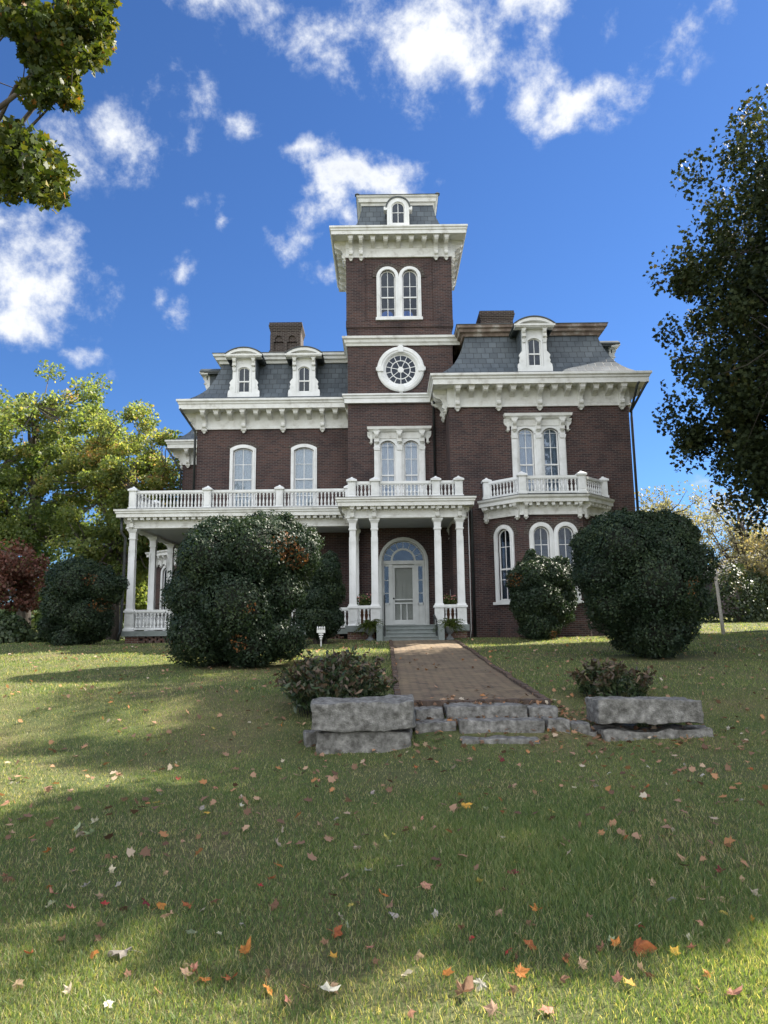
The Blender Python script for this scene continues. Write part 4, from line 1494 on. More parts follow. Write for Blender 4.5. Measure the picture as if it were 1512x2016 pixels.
def bush(label, lumps, Y, ppm, n, size, seed, base, group=None, orange=None, name='boxwood', jitter=.16):
    r = np.random.default_rng(seed)
    C, Rr = [], []
    for q in lumps:
        u, v, rp = q[:3]
        dy = q[3] if len(q) > 3 else 0.0
        C.append(at(u, v, Y + dy))
        Rr.append(rp / ppm)
    C, Rr = np.array([tuple(c) for c in C]), np.array(Rr)
    # extra lumps behind and beside give the crown its depth
    k = len(C)
    for i in range(k):
        if Rr[i] > .3:
            for s in (-1, 1):
                C = np.vstack([C, C[i] + np.array([r.uniform(-.2, .2), s * Rr[i] * .75, r.uniform(-.15, .1)])])
                Rr = np.append(Rr, Rr[i] * .74)
    for i in range(34):                              # knobs and tufts break the outline
        j = r.integers(0, k)
        q = r.normal(size=3) + np.array([0, -.5, .5])
        q /= np.linalg.norm(q)
        rk = r.uniform(.08, .26) * min(1, Rr[j] / .7)
        C = np.vstack([C, C[j] + q * (Rr[j] * 1.02)])
        Rr = np.append(Rr, rk)
    wgt = Rr ** 1.8 / np.sum(Rr ** 1.8)
    i = r.choice(len(C), n * 2, p=wgt)
    d = r.normal(size=(n * 2, 3))
    d /= np.linalg.norm(d, axis=1, keepdims=True)
    bump = 1.02 + .13 * np.sin(d[:, 0] * 6 + i) * np.sin(d[:, 2] * 7 + i * 2) + .09 * np.sin(d[:, 1] * 13 + d[:, 2] * 11 + i) * np.sin(d[:, 0] * 17 + i * 3) + .05 * np.sin(d[:, 0] * 29 + i) * np.sin(d[:, 2] * 31)
    P = C[i] + d * (Rr[i] * bump * (1 - jitter * r.random(n * 2) ** 1.5))[:, None] + r.normal(size=(n * 2, 3)) * .025
    deep = np.zeros(len(P), bool)
    for j in range(len(C)):
        deep |= (np.linalg.norm(P - C[j], axis=1) < Rr[j] * .78) & (i != j)
    P, d = P[~deep][:n], d[~deep][:n]
    gzp = gz(P[:, 0], P[:, 1])
    ok = P[:, 2] > gzp + .03
    P, d = P[ok], d[ok]
    tint = np.clip(.42 + .18 * r.normal(size=len(P)) + .15 * np.sin(P[:, 0] * 3.1 + seed) * np.sin(P[:, 2] * 3.7), 0, .86)
    if orange is not None:
        for (u, v, rp, prob) in orange:
            c = np.array(tuple(at(u, v, Y - .9)))
            near = (np.hypot(P[:, 0] - c[0], P[:, 2] - c[2]) < rp / ppm) & (P[:, 1] < Y + .3) & (r.random(len(P)) < prob)
            tint[near] = r.uniform(.9, 1, near.sum())
    root = thing(name, label, 'shrub', tuple(base), group)
    Nn = d + r.normal(size=d.shape) * .55
    me = leafmesh('foliage', P, Nn, size * r.uniform(.6, 1.5, len(P)), OVAL, tint, M_BOX, r)
    link('foliage', me, root)
    core = MB()  # solid dark blobs added inside the leaves to block light and view
    for j in range(len(C)):
        s = MB()
        nn = 14
        s.lathe([(max(.01, math.sin(math.pi * t / 8)) * Rr[j] * .62, -math.cos(math.pi * t / 8) * Rr[j] * .62) for t in range(9)], n=nn)
        core.merge(s, T(*C[j]))
    core.build('dark_core', M_CORE_STEM, root, True)
    st_ = MB()
    for k in range(5):
        a = 2 * math.pi * k / 5
        st_.tube([(base[0] + .12 * math.cos(a), base[1] + .12 * math.sin(a), base[2] - .1), (base[0] + .3 * math.cos(a), base[1] + .3 * math.sin(a), base[2] + .7)], [.07, .05], 7)
    st_.build('stems', M_BARK, root, True)
    BUSHES.append((base[0], base[1], max(Rr) * 1.1))
    return root


def gp(u, Y):
    """ground point under the picture column u at distance Y"""
    d = ray(u, 1240)
    x = d.x / d.y * Y
    return (x, Y, g1(x, Y))


GBX = 'clipped boxwoods in front of the mansion'
bush('big lumpy boxwood in front of the porch with an orange scorched patch', [(440, 1105, 80), (525, 1100, 84), (582, 1098, 46), (392, 1172, 64), (475, 1190, 96), (545, 1160, 54), (408, 1245, 72), (490, 1250, 70), (562, 1255, 40, -.3), (345, 1165, 22),
      (500, 1048, 32), (595, 1075, 38), (420, 1062, 40), (560, 1052, 30), (460, 1045, 26)], 16.6, 88, 110000, .056, 11, gp(480, 16.4), GBX,
     [(580, 1095, 24, .45), (560, 1070, 26, .2), (500, 1195, 14, .25), (475, 1265, 16, .3)])
bush('biggest rounded boxwood on the lawn before the bay, dark and narrow at its base', [(1215, 1090, 82), (1295, 1088, 72), (1332, 1120, 60), (1190, 1125, 62), (1268, 1160, 100), (1338, 1190, 50), (1208, 1195, 54), (1280, 1235, 64), (1318, 1225, 44), (1268, 1048, 38), (1330, 1052, 40),
      (1180, 1078, 46), (1225, 1035, 30), (1285, 1280, 34)], 17.4, 84, 110000, .056, 12, gp(1285, 17.2), GBX, [(1350, 1160, 22, .15)])
bush('mid sized ragged boxwood close to the bay windows', [(1040, 1142, 38), (1096, 1140, 32), (1052, 1185, 46), (1095, 1195, 36), (1062, 1225, 40), (1048, 1108, 18), (1103, 1112, 16), (1016, 1150, 17), (1075, 1120, 20), (1045, 1090, 8)], 24.3, 60, 50000, .066, 13, gp(1065, 24.4), GBX,
     [(1020, 1140, 14, .3), (1092, 1250, 10, .6)])
bush('dark uneven boxwood standing off the open end of the porch', [(150, 1150, 52), (200, 1158, 34), (135, 1195, 46), (172, 1215, 46), (112, 1235, 28), (185, 1232, 32), (140, 1248, 38), (236, 1150, 15), (210, 1132, 16), (122, 1130, 22), (225, 1175, 14)], 25.2, 58, 50000, .066, 14, gp(150, 25.3), GBX,
     [(175, 1140, 12, .3), (190, 1190, 14, .2)])
bush('dark upright boxwood close to the porch, tucked behind the scorched one', [(640, 1130, 31), (628, 1175, 34), (652, 1168, 25), (628, 1222, 36), (650, 1218, 26), (650, 1102, 14), (604, 1212, 20), (606, 1180, 18)], 23.6, 61, 32000, .066, 15, gp(630, 23.6), GBX)
# ------------------------------------------------------------------ low plants


def peony(label, cx, cy, rx, ry, h, n, seed, top=.72):
    r = np.random.default_rng(seed)
    P, Nn, tint, size = [], [], [], []
    stm = MB()
    for i in range(n):
        a, q = r.uniform(0, 2 * math.pi), math.sqrt(r.random())
        bx, by = cx + rx * q * math.cos(a) * .75, cy + ry * q * math.sin(a) * .75
        bz = g1(bx, by)
        hh = h * (1.05 - .45 * q * q) * r.uniform(.75, 1.12)
        lean = np.array([math.cos(a) * rx * .42 * q, math.sin(a) * ry * .42 * q, 0])
        pts = [np.array([bx, by, bz - .02]) + lean * t * t + np.array([0, 0, hh * t]) for t in (0, .35, .7, 1)]
        stm.tube([tuple(p_) for p_ in pts], [.006, .005, .004, .002], 4)
        for k in range(30):
            t = r.uniform(.18, 1) ** .8
            p0 = np.array([bx, by, bz]) + lean * t * t + np.array([0, 0, hh * t])
            b = r.uniform(0, 2 * math.pi)
            d = np.array([math.cos(b), math.sin(b), r.uniform(.1, 1.0) if t > .6 else r.uniform(-.25, .5)])
            P.append(p0 + d * .07)
            Nn.append(np.cross(d, r.normal(size=3)))
            tint.append(np.clip((t * 1.05 - .5) * 1.35 + .16 + r.normal() * .13, 0, 1) if r.random() < top else r.uniform(0, .4))
            size.append(r.uniform(.09, .15))
    root = thing('peony', label, 'plant', (cx, cy, g1(cx, cy)), 'peony clumps behind the stone blocks')
    stm.build('stems', M_CORE_STEM, root)
    # leaves point along d: use normals perpendicular to it
    P, Nn, tint, size = np.array(P), np.array(Nn), np.array(tint), np.array(size)
    me = leafmesh('foliage', P, Nn, size, LANCE, tint, M_PEONY, r)
    link('foliage', me, root)
    return root


peony('tall browning peony clump with green skirts behind the stacked blocks left of the path', -.72, 11.0, .74, .62, .80, 120, 21)
peony('low bronzed peony clump behind the long block right of the path', 3.45, 11.5, .56, .5, .50, 48, 22, .9)


def fern(label, x, y, zt, seed):
    r = np.random.default_rng(seed)
    P, Nn, tint, size = [], [], [], []
    for i in range(90):
        a, el, l = r.uniform(0, 2 * math.pi), r.uniform(.1, 1.25), r.uniform(.46, .70)
        for k in range(24):
            t = (k + .5) / 24
            s = 1 if k % 2 else -1
            hor = l * t * math.cos(el * (1 - .4 * t))
            p_ = np.array([x + hor * math.cos(a), y + hor * math.sin(a), zt + l * t * math.sin(el) - .42 * t * t * l * 1.5])
            P.append(p_ + np.array([-math.sin(a), math.cos(a), 0]) * s * .022)
            Nn.append(np.array([-math.cos(a) * t, -math.sin(a) * t, 1]) + r.normal(size=3) * .3)
            tint.append(np.clip(r.normal(.45, .22), 0, 1))
            size.append(.085 * (1.15 - .6 * t))
    root = thing('fern', label, 'plant', (x, y, zt), 'ferns on urns beside the front steps')
    link('fronds', leafmesh('fronds', np.array(P), np.array(Nn), np.array(size), OVAL, np.array(tint), M_FERN, r), root)


M_URN = surf('weathered urn', [(.3, (.10, .11, .115)), (.7, (.22, .23, .235))], 7, 7, .8, .3, 20)
for x, y, w_, lf in ((-.50, 24.45, 'bushy fern in an urn on the handrail side of the steps', 'grey pedestal urn under the fern on the handrail side of the steps'),
                     (2.10, 24.45, 'bushy fern in an urn on the bay side of the steps', 'grey pedestal urn under the fern on the bay side of the steps')):
    z = g1(x, y)
    u_ = thing('urn', lf, 'planter', (x, y, z), 'urns beside the front steps')
    MB().lathe([(.15, z - .02), (.15, z + .04), (.10, z + .07), (.05, z + .13), (.05, z + .17), (.09, z + .20), (.15, z + .27), (.17, z + .36), (.19, z + .40), (.19, z + .42), (.15, z + .42)], x, y, 18).build('bowl', M_URN, u_, True)
    MB().box(x - .16, x + .16, y - .16, y + .16, z - .05, z - .015).build('foot', M_URN, u_)
    fern(w_, x, y, z + .45, int(x * 10) + 60)

M_TERRA = surf('terracotta', [(.3, (.22, .09, .05)), (.7, (.32, .15, .09))], 6, 5, .8)
M_PETAL = surf('pink petals', [(.3, (.45, .16, .14)), (.7, (.62, .30, .26))], 9, 3, .7)
for x, lab in ((-.70, 'pot of pink geraniums behind the porch rail between the columns nearest the scorched boxwood'), (2.26, 'pot of pink geraniums behind the porch rail between the columns nearest the bay')):
    r = np.random.default_rng(int(abs(x) * 100))
    y, z = 25.85, .18
    root = thing('geranium_pot', lab, 'flower pot', (x, y, z), 'geranium pots behind the porch rails')
    MB().lathe([(.13, z), (.18, z + .55), (.20, z + .55), (.20, z + .62), (.16, z + .62)], x, y, 16).build('pot', M_TERRA, root, True)
    P = np.array([x, y, z + .80]) + r.normal(size=(500, 3)) * np.array([.17, .14, .10])
    link('foliage', leafmesh('foliage', P, r.normal(size=(500, 3)), r.uniform(.05, .09, 500), CLUMP, r.uniform(0, .9, 500), M_FERN, r), root)
    P = np.array([x, y, z + .93]) + r.normal(size=(60, 3)) * np.array([.15, .12, .06])
    link('blossoms', leafmesh('blossoms', P, r.normal(size=(60, 3)), r.uniform(.04, .07, 60), CLUMP, r.uniform(0, 1, 60), M_PETAL, r), root)

# handrails of the steps, garden sign, lamp-less post, shed, house beyond
for x, lab in ((-.02, 'tall black iron handrail at the fern side of the steps with the white sign'), (1.66, 'low black iron handrail of the steps on the bay side')):
    root = thing('handrail', lab, 'handrail', (x, 24.3, -.3), 'iron handrails of the front steps')
    top = 1.15 if x < 0 else .48
    b = MB()
    b.tube([(x, 24.32, -.33), (x, 24.32, top - .15)], .022, 8)
    b.tube([(x, 25.2, .15), (x, 25.2, top)], .022, 8)
    b.build('upright', M_BLACK, root)
    MB().tube([(x, 24.2, top - .20), (x, 24.32, top - .13), (x, 25.2, top + .02), (x, 25.3, top)], .03, 8).build('grip', M_BLACK, root, True)

x, y, z = gp(632, 22.2)
M_SIGN = surf('white sign paint', [(.3, (.62, .62, .6)), (.7, (.78, .78, .76))], 5, 4, .5)
s_ = thing('garden_sign', 'small white cut-out garden marker on a stake in the grass by the porch', 'garden sign', (x, y, z))
b = MB()
b.box(x - .125, x + .125, y - .01, y + .012, z + .40, z + .50)
for k in range(4):
    b.lathe([(.012, z + .50), (.028, z + .53), (.022, z + .57), (.005, z + .59)], x - .10 + k * .066, y, 8)
for q, w_ in ((.36, .07), (.29, .055), (.23, .035)):
    b.box(x - w_, x + w_, y - .009, y + .011, z + q - .02, z + q + .02)
b.build('sign_board', M_SIGN, s_)
MB().box(x - .015, x + .015, y + .013, y + .03, z - .05, z + .48).build('stake', M_SIGN, s_)

x, y, z = gp(1424, 26.0)
ps = thing('lawn_post', 'slim leaning pale wooden post on the sunny lawn beside the biggest boxwood', 'post', (x, y, z))
M_WOOD = surf('bleached wood', [(.3, (.30, .28, .24)), (.7, (.46, .44, .39))], 8, 6, .8, stretch=(1, 1, .2))
MB().tube([(x, y, z - .1), (x - .10, y + .02, z + 2.05)], [.062, .055], 10).build('shaft', M_WOOD, ps, True)
b = MB()
b.frustum(x - .10, y + .02, z + 2.05, .07, z + 2.10, .075)
b.frustum(x - .10, y + .02, z + 2.10, .075, z + 2.17, .02)
b.build('post_cap', M_WOOD, ps)

M_SIDING = surf('white siding', [(.3, (.55, .56, .56)), (.7, (.70, .71, .71))], 3, 4, .6)
M_SHINGLE = surf('grey shingle', [(.3, (.06, .06, .065)), (.7, (.13, .13, .135))], 8, 6, .9)


def shed(label, cx, cy, w_, d_, h, rise, wallm, name='shed', dy=0):
    z = g1(cx, cy) + dy
    root = thing(name, label, 'shed', (cx, cy, z))
    MB().prism([(cx - w_ / 2, z - .3), (cx + w_ / 2, z - .3), (cx + w_ / 2, z + h), (cx, z + h + rise), (cx - w_ / 2, z + h)], cy, cy + d_).build('wall', wallm, root)
    rf_ = MB()
    for s in (-1, 1):
        e = .35
        pts = [(cx, z + h + rise + .02), (cx + s * (w_ / 2 + e), z + h - e * rise / (w_ / 2) + .02), (cx + s * (w_ / 2 + e), z + h - e * rise / (w_ / 2) + .16), (cx, z + h + rise + .16)]
        rf_.prism(pts, cy - .4, cy + d_ + .4)
    rf_.build('roof', M_SHINGLE, root)
    dd = MB().box(cx - .5, cx + .5, cy - .04, cy - .001, z, z + 2.0)
    dd.build('door', M_GREY, root)


shed('small white gabled shed far off past the open end of the porch', -25.6, 70.0, 5.0, 5.0, .4, 1.5, M_SIDING, dy=-1.9)
shed('dark roofed outbuilding at the lawn edge past the forked tree', 33.0, 62.0, 11, 9, 3.2, 2.4, surf('dark brick', [(.3, (.05, .04, .045)), (.7, (.09, .07, .07))], 6, 6, .9), 'outbuilding')

# ------------------------------------------------------------------ trees


def tree(name, label, cat, base, trunk, tr, ellipsoids, nleaf, size, tmpl, mat, seed, group=None, rc=.55, squash=(1, 1, .7), nlimb=9, shell=.5, tint=(.45, .2), up=.5, twig=.02, wisps=0, extra=None, lean=0.0):
    """trunk: list of points; clusters of leaves fill the ellipsoids; limbs and twigs lead to them"""
    r = np.random.default_rng(seed)
    cl = []
    for (c, rad, n) in ellipsoids:
        d = r.normal(size=(n, 3))
        d /= np.linalg.norm(d, axis=1, keepdims=True)
        q = r.random(n) ** shell
        lump = 1 + (.08 if seed == 31 else .14) * np.sin(d[:, 0] * 5 + seed) * np.sin(d[:, 2] * 6 + d[:, 1] * 4)
        cl.append(np.array(c) + d * np.array(rad) * (q * lump)[:, None])
    if extra is not None:
        cl.append(np.array(extra, float))
    cl = np.concatenate(cl)
    cl = cl[cl[:, 2] > gz(cl[:, 0], cl[:, 1]) + .4]
    root = thing(name, label, cat, base, group)
    wood = MB()
    tp = [Vector(q) for q in trunk]
    wood.tube(tp, [tr * (1.25 if i == 0 else 1) * (1 - .75 * i / (len(tp) - 1)) for i in range(len(tp))], 12)
    skel = [(np.array(tuple(tp[0].lerp(tp[0], 0))), tr)]
    skel = []
    for i in range(1, len(tp)):
        for t in (0, .5):
            skel.append((np.array(tuple(tp[i - 1].lerp(tp[i], t))), tr * (1 - .75 * (i - 1 + t) / (len(tp) - 1))))
    skel = [s for k, s in enumerate(skel) if k >= 2] or skel
    pick = r.choice(len(cl), min(nlimb, len(cl)), replace=False)
    for j in pick:
        tgt = cl[j]
        k = r.integers(0, len(tp) - 1)
        s = tp[max(1, len(tp) // 3)].lerp(tp[-1], r.random() * .95)
        s = np.array(tuple(s))
        mid = s * .45 + tgt * .55 + np.array([0, 0, -.12 * np.linalg.norm(tgt - s)]) * (1 if up > 0 else -1)
        pts = []
        for t in np.linspace(0, 1, 7):
            p_ = s * (1 - t) ** 2 + mid * 2 * t * (1 - t) + tgt * t * t
            pts.append(p_ + r.normal(size=3) * .04 * np.linalg.norm(tgt - s) * (0 < t < 1) * .4)
        r0 = tr * .42 * r.uniform(.7, 1.1)
        rads = [r0 * (1 - t) ** .9 + twig for t in np.linspace(0, 1, 7)]
        wood.tube([tuple(p_) for p_ in pts], rads, 7)
        skel += [(pts[a], rads[a]) for a in range(2, 7)]
    SP = np.array([s[0] for s in skel])
    for c in cl:
        j = np.argmin(np.linalg.norm(SP - c, axis=1))
        s = SP[j]
        l = np.linalg.norm(c - s)
        if l < .05:
            continue
        mid = (s + c) / 2 + np.array([0, 0, -.08 * l]) + r.normal(size=3) * .06 * l
        wood.tube([tuple(s), tuple(mid), tuple(c)], [min(skel[j][1], twig * (1.3 + l * .35)), twig, twig * .4], 5)
    link('trunk', wood.mesh('trunk', M_BARK, True), root)
    w = r.uniform(.5, 1.5, len(cl))
    i = r.choice(len(cl), nleaf, p=w / w.sum())
    q_ = r.normal(size=(nleaf, 3))
    q_ /= np.linalg.norm(q_, axis=1, keepdims=True)
    P = cl[i] + q_ * (r.random(nleaf) ** .45 * 1.75)[:, None] * np.array(squash) * rc * r.uniform(.6, 1.25, len(cl))[i][:, None]
    if wisps:
        k = r.choice(len(cl), wisps)
        for q in k:
            n_ = 30
            d = np.array([r.normal() * .25, r.normal() * .25, 1.0])
            t = r.random(n_)
            P = np.concatenate([P, cl[q] + d * (t * rc * 3.2)[:, None] + r.normal(size=(n_, 3)) * .06])
            i = np.concatenate([i, np.full(n_, q)])
    ok = P[:, 2] > gz(P[:, 0], P[:, 1]) + .15
    P, i = P[ok], i[ok]
    ctint = r.normal(0, .12, len(cl)) + lean * (cl[:, 2] - cl[:, 2].mean()) / max(.1, np.ptp(cl[:, 2]))
    tn = np.clip(tint[0] + ctint[i] + tint[1] * r.normal(size=len(P)), 0, 1)
    Nn = r.normal(size=(len(P), 3)) + np.array([0, 0, up])
    link('crown', leafmesh('crown', P, Nn, size * r.uniform(.65, 1.25, len(P)), tmpl, tn, mat, r), root)
    return root


GT = 'trees around the mansion'
tree('maple_tree', 'tall dark maple crown filling the frame edge beside the bay lawn', 'tree', (15.6, 21, g1(15.6, 21)),
     [(15.6, 21, -.8), (15.6, 21, 1.6), (15.5, 21, 5), (15.6, 21.1, 10), (15.6, 21, 14.5)], .45,
     [((15.55, 21, 10.0), (6.4, 6.1, 7.4), 1000), ((15.35, 21, 6.0), (6.2, 5.7, 4.3), 420), ((19.6, 22.2, 15.0), (4.4, 4.8, 4.6), 200)], 300000, .14, MAPLE, M_MAPLE_R, 31, None, .44, (.95, .95, 1.0), 16, .42, (.45, .17), .35, .012, wisps=130)
tree('maple_tree', 'broad maple out of frame whose shade crosses the near lawn', 'tree', (13.2, 13.05, g1(13.2, 13.05)),
     [(13.2, 13.05, -1.7), (13.2, 13.05, 1.2), (13.1, 13.1, 4), (13.2, 13.05, 9)], .4,
     [((13.2, 13.05, 8.8), (3.9, 2.75, 5.2), 280)], 24000, .27, MAPLE, M_MAPLE_R, 32, None, .5, (1, 1, .8), 14, .45, (.5, .17), .4)
tree('maple_tree', 'large shade maple out of frame beyond the bay lawn', 'tree', (23.5, 29.0, g1(23.5, 29)), [(23.5, 29, -.8), (23.5, 29, 2), (23.4, 29, 6), (23.5, 29, 10)], .4,
     [((23.5, 29, 9.5), (5.6, 5.4, 6.2), 260)], 26000, .30, MAPLE, M_MAPLE_R, 42, None, .55, (1, 1, .8), 14, .45, (.5, .17), .4)
# near maple reaching in from beyond the left edge
ex = []
r_ = np.random.default_rng(5)
for (u, v, su, sv, n) in ((60, 40, 55, 35, 30), (150, 40, 50, 35, 24), (200, 60, 14, 30, 8), (100, 110, 55, 28, 22), (170, 100, 30, 25, 10), (90, 160, 26, 30, 9), (75, 192, 12, 10, 4), (120, 165, 24, 22, 9), (135, 195, 14, 12, 5), (40, 20, 60, 30, 16), (180, 8, 40, 20, 10),
                          (20, 300, 30, 45, 14), (70, 320, 36, 38, 20), (40, 365, 45, 26, 16), (95, 375, 24, 24, 10), (8, 268, 26, 14, 8), (110, 330, 12, 22, 5)):
    for k in range(n):
        ex.append(tuple(at(u + r_.normal() * su * .42, v + r_.normal() * sv * .42, 8.6 + r_.normal() * .45)))
tree('maple_tree', 'near maple with yellow-green lobed leaves hanging into the top corner', 'tree', (-9.2, 9.0, g1(-9.2, 9)),
     [(-9.2, 9, -1.8), (-9.1, 9, 1), (-8.6, 8.9, 3.4), (-7.6, 8.8, 5.0), (-6.2, 8.7, 5.7), (-5.2, 8.65, 6.3)], .15,
     [((-9.6, 9.2, 7.5), (3.0, 3.0, 2.6), 130)], 24000, .092, MAPLE, M_MAPLE_L, 33, None, .12, (1, 1, .8), 12, .5, (.42, .22), .5, .008, extra=ex)
tree('broad_tree', 'large yellow-green tree left of the porch, the tallest of that side', 'tree', (-21.0, 43, g1(-21, 43)), [(-21.0, 43, -.8), (-20.9, 43, 2), (-20.8, 43, 5), (-20.8, 43, 9), (-20.9, 43, 13)], .42,
     [((-20.8, 43, 10.3), (6.0, 5.5, 5.4), 210), ((-22, 43, 5.2), (6.6, 5.0, 3.5), 110)], 62000, .18, MAPLE, M_TREE_L, 34, GT, .50, (1, 1, .7), 16, .42, (.40, .18), .5, .03, lean=.35)
tree('broad_tree', 'golden-green tree leaning toward the porch corner from beyond it', 'tree', (-14.6, 40, g1(-14.6, 40)), [(-14.6, 40, -.8), (-14.6, 40, 1.6), (-14.2, 40, 4), (-13.9, 40, 7), (-13.8, 40, 9.5)], .32,
     [((-14.4, 40, 8.2), (3.9, 3.8, 4.2), 150), ((-12.9, 41, 6.4), (2.1, 2.4, 2.4), 40), ((-15.0, 40, 4.0), (3.8, 3.4, 2.6), 70)], 54000, .16, MAPLE, M_TREE_L, 35, GT, .42, (1, 1, .7), 14, .42, (.52, .18), .5, .028, lean=.25)
tree('broad_tree', 'sunlit lime-yellow tree seen between the porch columns', 'tree', (-16.2, 52, g1(-16.2, 52)), [(-16.2, 52, -.8), (-16.2, 52, 2), (-16.2, 52, 6)], .3,
     [((-16.2, 52, 4.6), (4.6, 3.6, 4.4), 120)], 20000, .26, MAPLE, M_TREE_L, 36, GT, .6, (1, 1, .8), 9, .45, (.68, .15), .5, .03)
tree('red_tree', 'rusty red leaved small tree at the left edge behind the hedge', 'tree', (-18.2, 34, g1(-18.2, 34)), [(-18.2, 34, -.8), (-18.1, 34, 1.0), (-18, 34, 2.6), (-17.9, 34, 3.4)], .14,
     [((-18.0, 34, 2.7), (2.5, 2.2, 1.6), 110)], 14000, .16, MAPLE, M_RED, 37, GT, .38, (1, 1, .6), 12, .5, (.45, .2), .5, .02)
tree('pale_tree', 'hazy pale autumn tree just past the wall corner, behind the biggest boxwood', 'tree', (20.5, 52, g1(20.5, 52)), [(20.5, 52, -.5), (20.5, 52, 3), (20.3, 52, 7), (20.2, 52, 9)], .26,
     [((20.0, 52, 6.7), (3.7, 3.5, 3.3), 130), ((19.0, 52, 3.6), (3.6, 3, 2.4), 60)], 13000, .17, MAPLE, M_PALE, 38, GT, .55, (1, 1, .7), 12, .5, (.35, .2), .5, .025)
tree('bare_tree', 'half bare grey tree with thin upright branches above the lawn post', 'tree', (24.6, 50, g1(24.6, 50)), [(24.6, 50, -.5), (24.6, 50, 2), (24.4, 50, 5), (24.3, 50, 8)], .22,
     [((24.2, 50, 5.8), (2.9, 2.6, 3.6), 210)], 4500, .14, MAPLE, M_PALE, 39, GT, .42, (.8, .8, 1.1), 22, .55, (.55, .2), .3, .035)
tree('forked_tree', 'forked dark trunk tree with sparse golden leaves near the outbuilding', 'tree', (25.4, 46.5, g1(25.4, 46.5)), [(25.4, 46.5, -.3), (25.4, 46.5, 1.4), (25.2, 46.5, 2.8), (25.5, 46.5, 4.6), (25.6, 46.5, 6.5)], .34,
     [((25.6, 46.5, 4.8), (2.9, 2.6, 2.6), 80), ((24.0, 47, 2.6), (1.6, 1.5, 1.3), 30)], 7500, .19, MAPLE, M_PALE, 40, GT, .4, (1, 1, .7), 10, .5, (.75, .15), .4, .028)


def shrub(label, x, y, rx, h, n, seed, mat=None, size=.13, group='hedge shrubs at the lawn edges'):
    r = np.random.default_rng(seed)
    z = g1(x, y)
    d = r.normal(size=(n, 3))
    d /= np.linalg.norm(d, axis=1, keepdims=True)
    d[:, 2] = np.abs(d[:, 2])
    lump = 1 + .22 * np.sin(d[:, 0] * 6 + seed) * np.sin(d[:, 2] * 7 + d[:, 1] * 3)
    P = np.array([x, y, z]) + d * np.array([rx, rx * .8, h]) * (lump * (1 - .35 * r.random(n) ** 2))[:, None]
    root = thing('hedge_shrub', label, 'shrub', (x, y, z), group)
    link('foliage', leafmesh('foliage', P, d + r.normal(size=d.shape) * .7, size * r.uniform(.6, 1.3, n), CLUMP, np.clip(.5 + .2 * r.normal(size=n), 0, 1), mat or M_HEDGE, r), root)
    b = MB()
    for k in range(6):
        a = k * 1.05
        b.tube([(x, y, z - .1), (x + rx * .5 * math.cos(a), y + rx * .4 * math.sin(a), z + h * .6)], [.05, .015], 5)
    b.build('stems', M_BARK, root)


shrub('rounded green shrub at the left picture edge under the red tree', -16.2, 31.5, 1.3, 1.15, 3200, 71)
shrub('loose green shrub between the red tree and the porch boxwood', -13.6, 32.0, 1.2, 1.35, 3200, 72)
shrub('wide scruffy shrub far back behind the boxwood off the porch', -17.5, 44.0, 2.6, 2.0, 3600, 73)
shrub('shaded shrub beyond the porch corner in front of the white shed', -15.2, 47.0, 1.8, 1.1, 2400, 74)
shrub('pale spotted bush behind the lawn post', 20.8, 44.0, 1.9, 3.2, 3600, 75, M_HEDGE, .14)
shrub('dark conical evergreen shrub under the bare tree', 23.0, 46.0, 1.1, 3.0, 3600, 76)
shrub('low green shrub at the foot of the forked trunk', 24.2, 45.6, 1.2, 1.6, 2400, 77)
shrub('broad dark shrub in front of the outbuilding', 28.2, 49.0, 2.2, 1.8, 3000, 78)

# far wood that reads as one mass
r = np.random.default_rng(80)
n = 42000
ang = r.uniform(-1.0, 1.0, n)
dist = r.uniform(95, 150, n)
X, Y = np.sin(ang) * dist, np.cos(ang) * dist
hgt = 5.5 + 2.2 * np.sin(ang * 17) + 1.8 * np.sin(ang * 41 + 1) + 1.0 * np.sin(ang * 97)
Zt = gz(X, Y) + hgt * r.random(n) ** .6
wd = leafmesh('woodland', np.stack([X, Y, Zt], 1), r.normal(size=(n, 3)), r.uniform(.6, 1.5, n), CLUMP, np.clip(.45 + .2 * np.sin(ang * 55) + .2 * r.normal(size=n), 0, 1), M_TREE_D, r)
kind(link('woodland', wd), 'stuff')['label'] = 'far belt of autumn woodland behind the lawns'

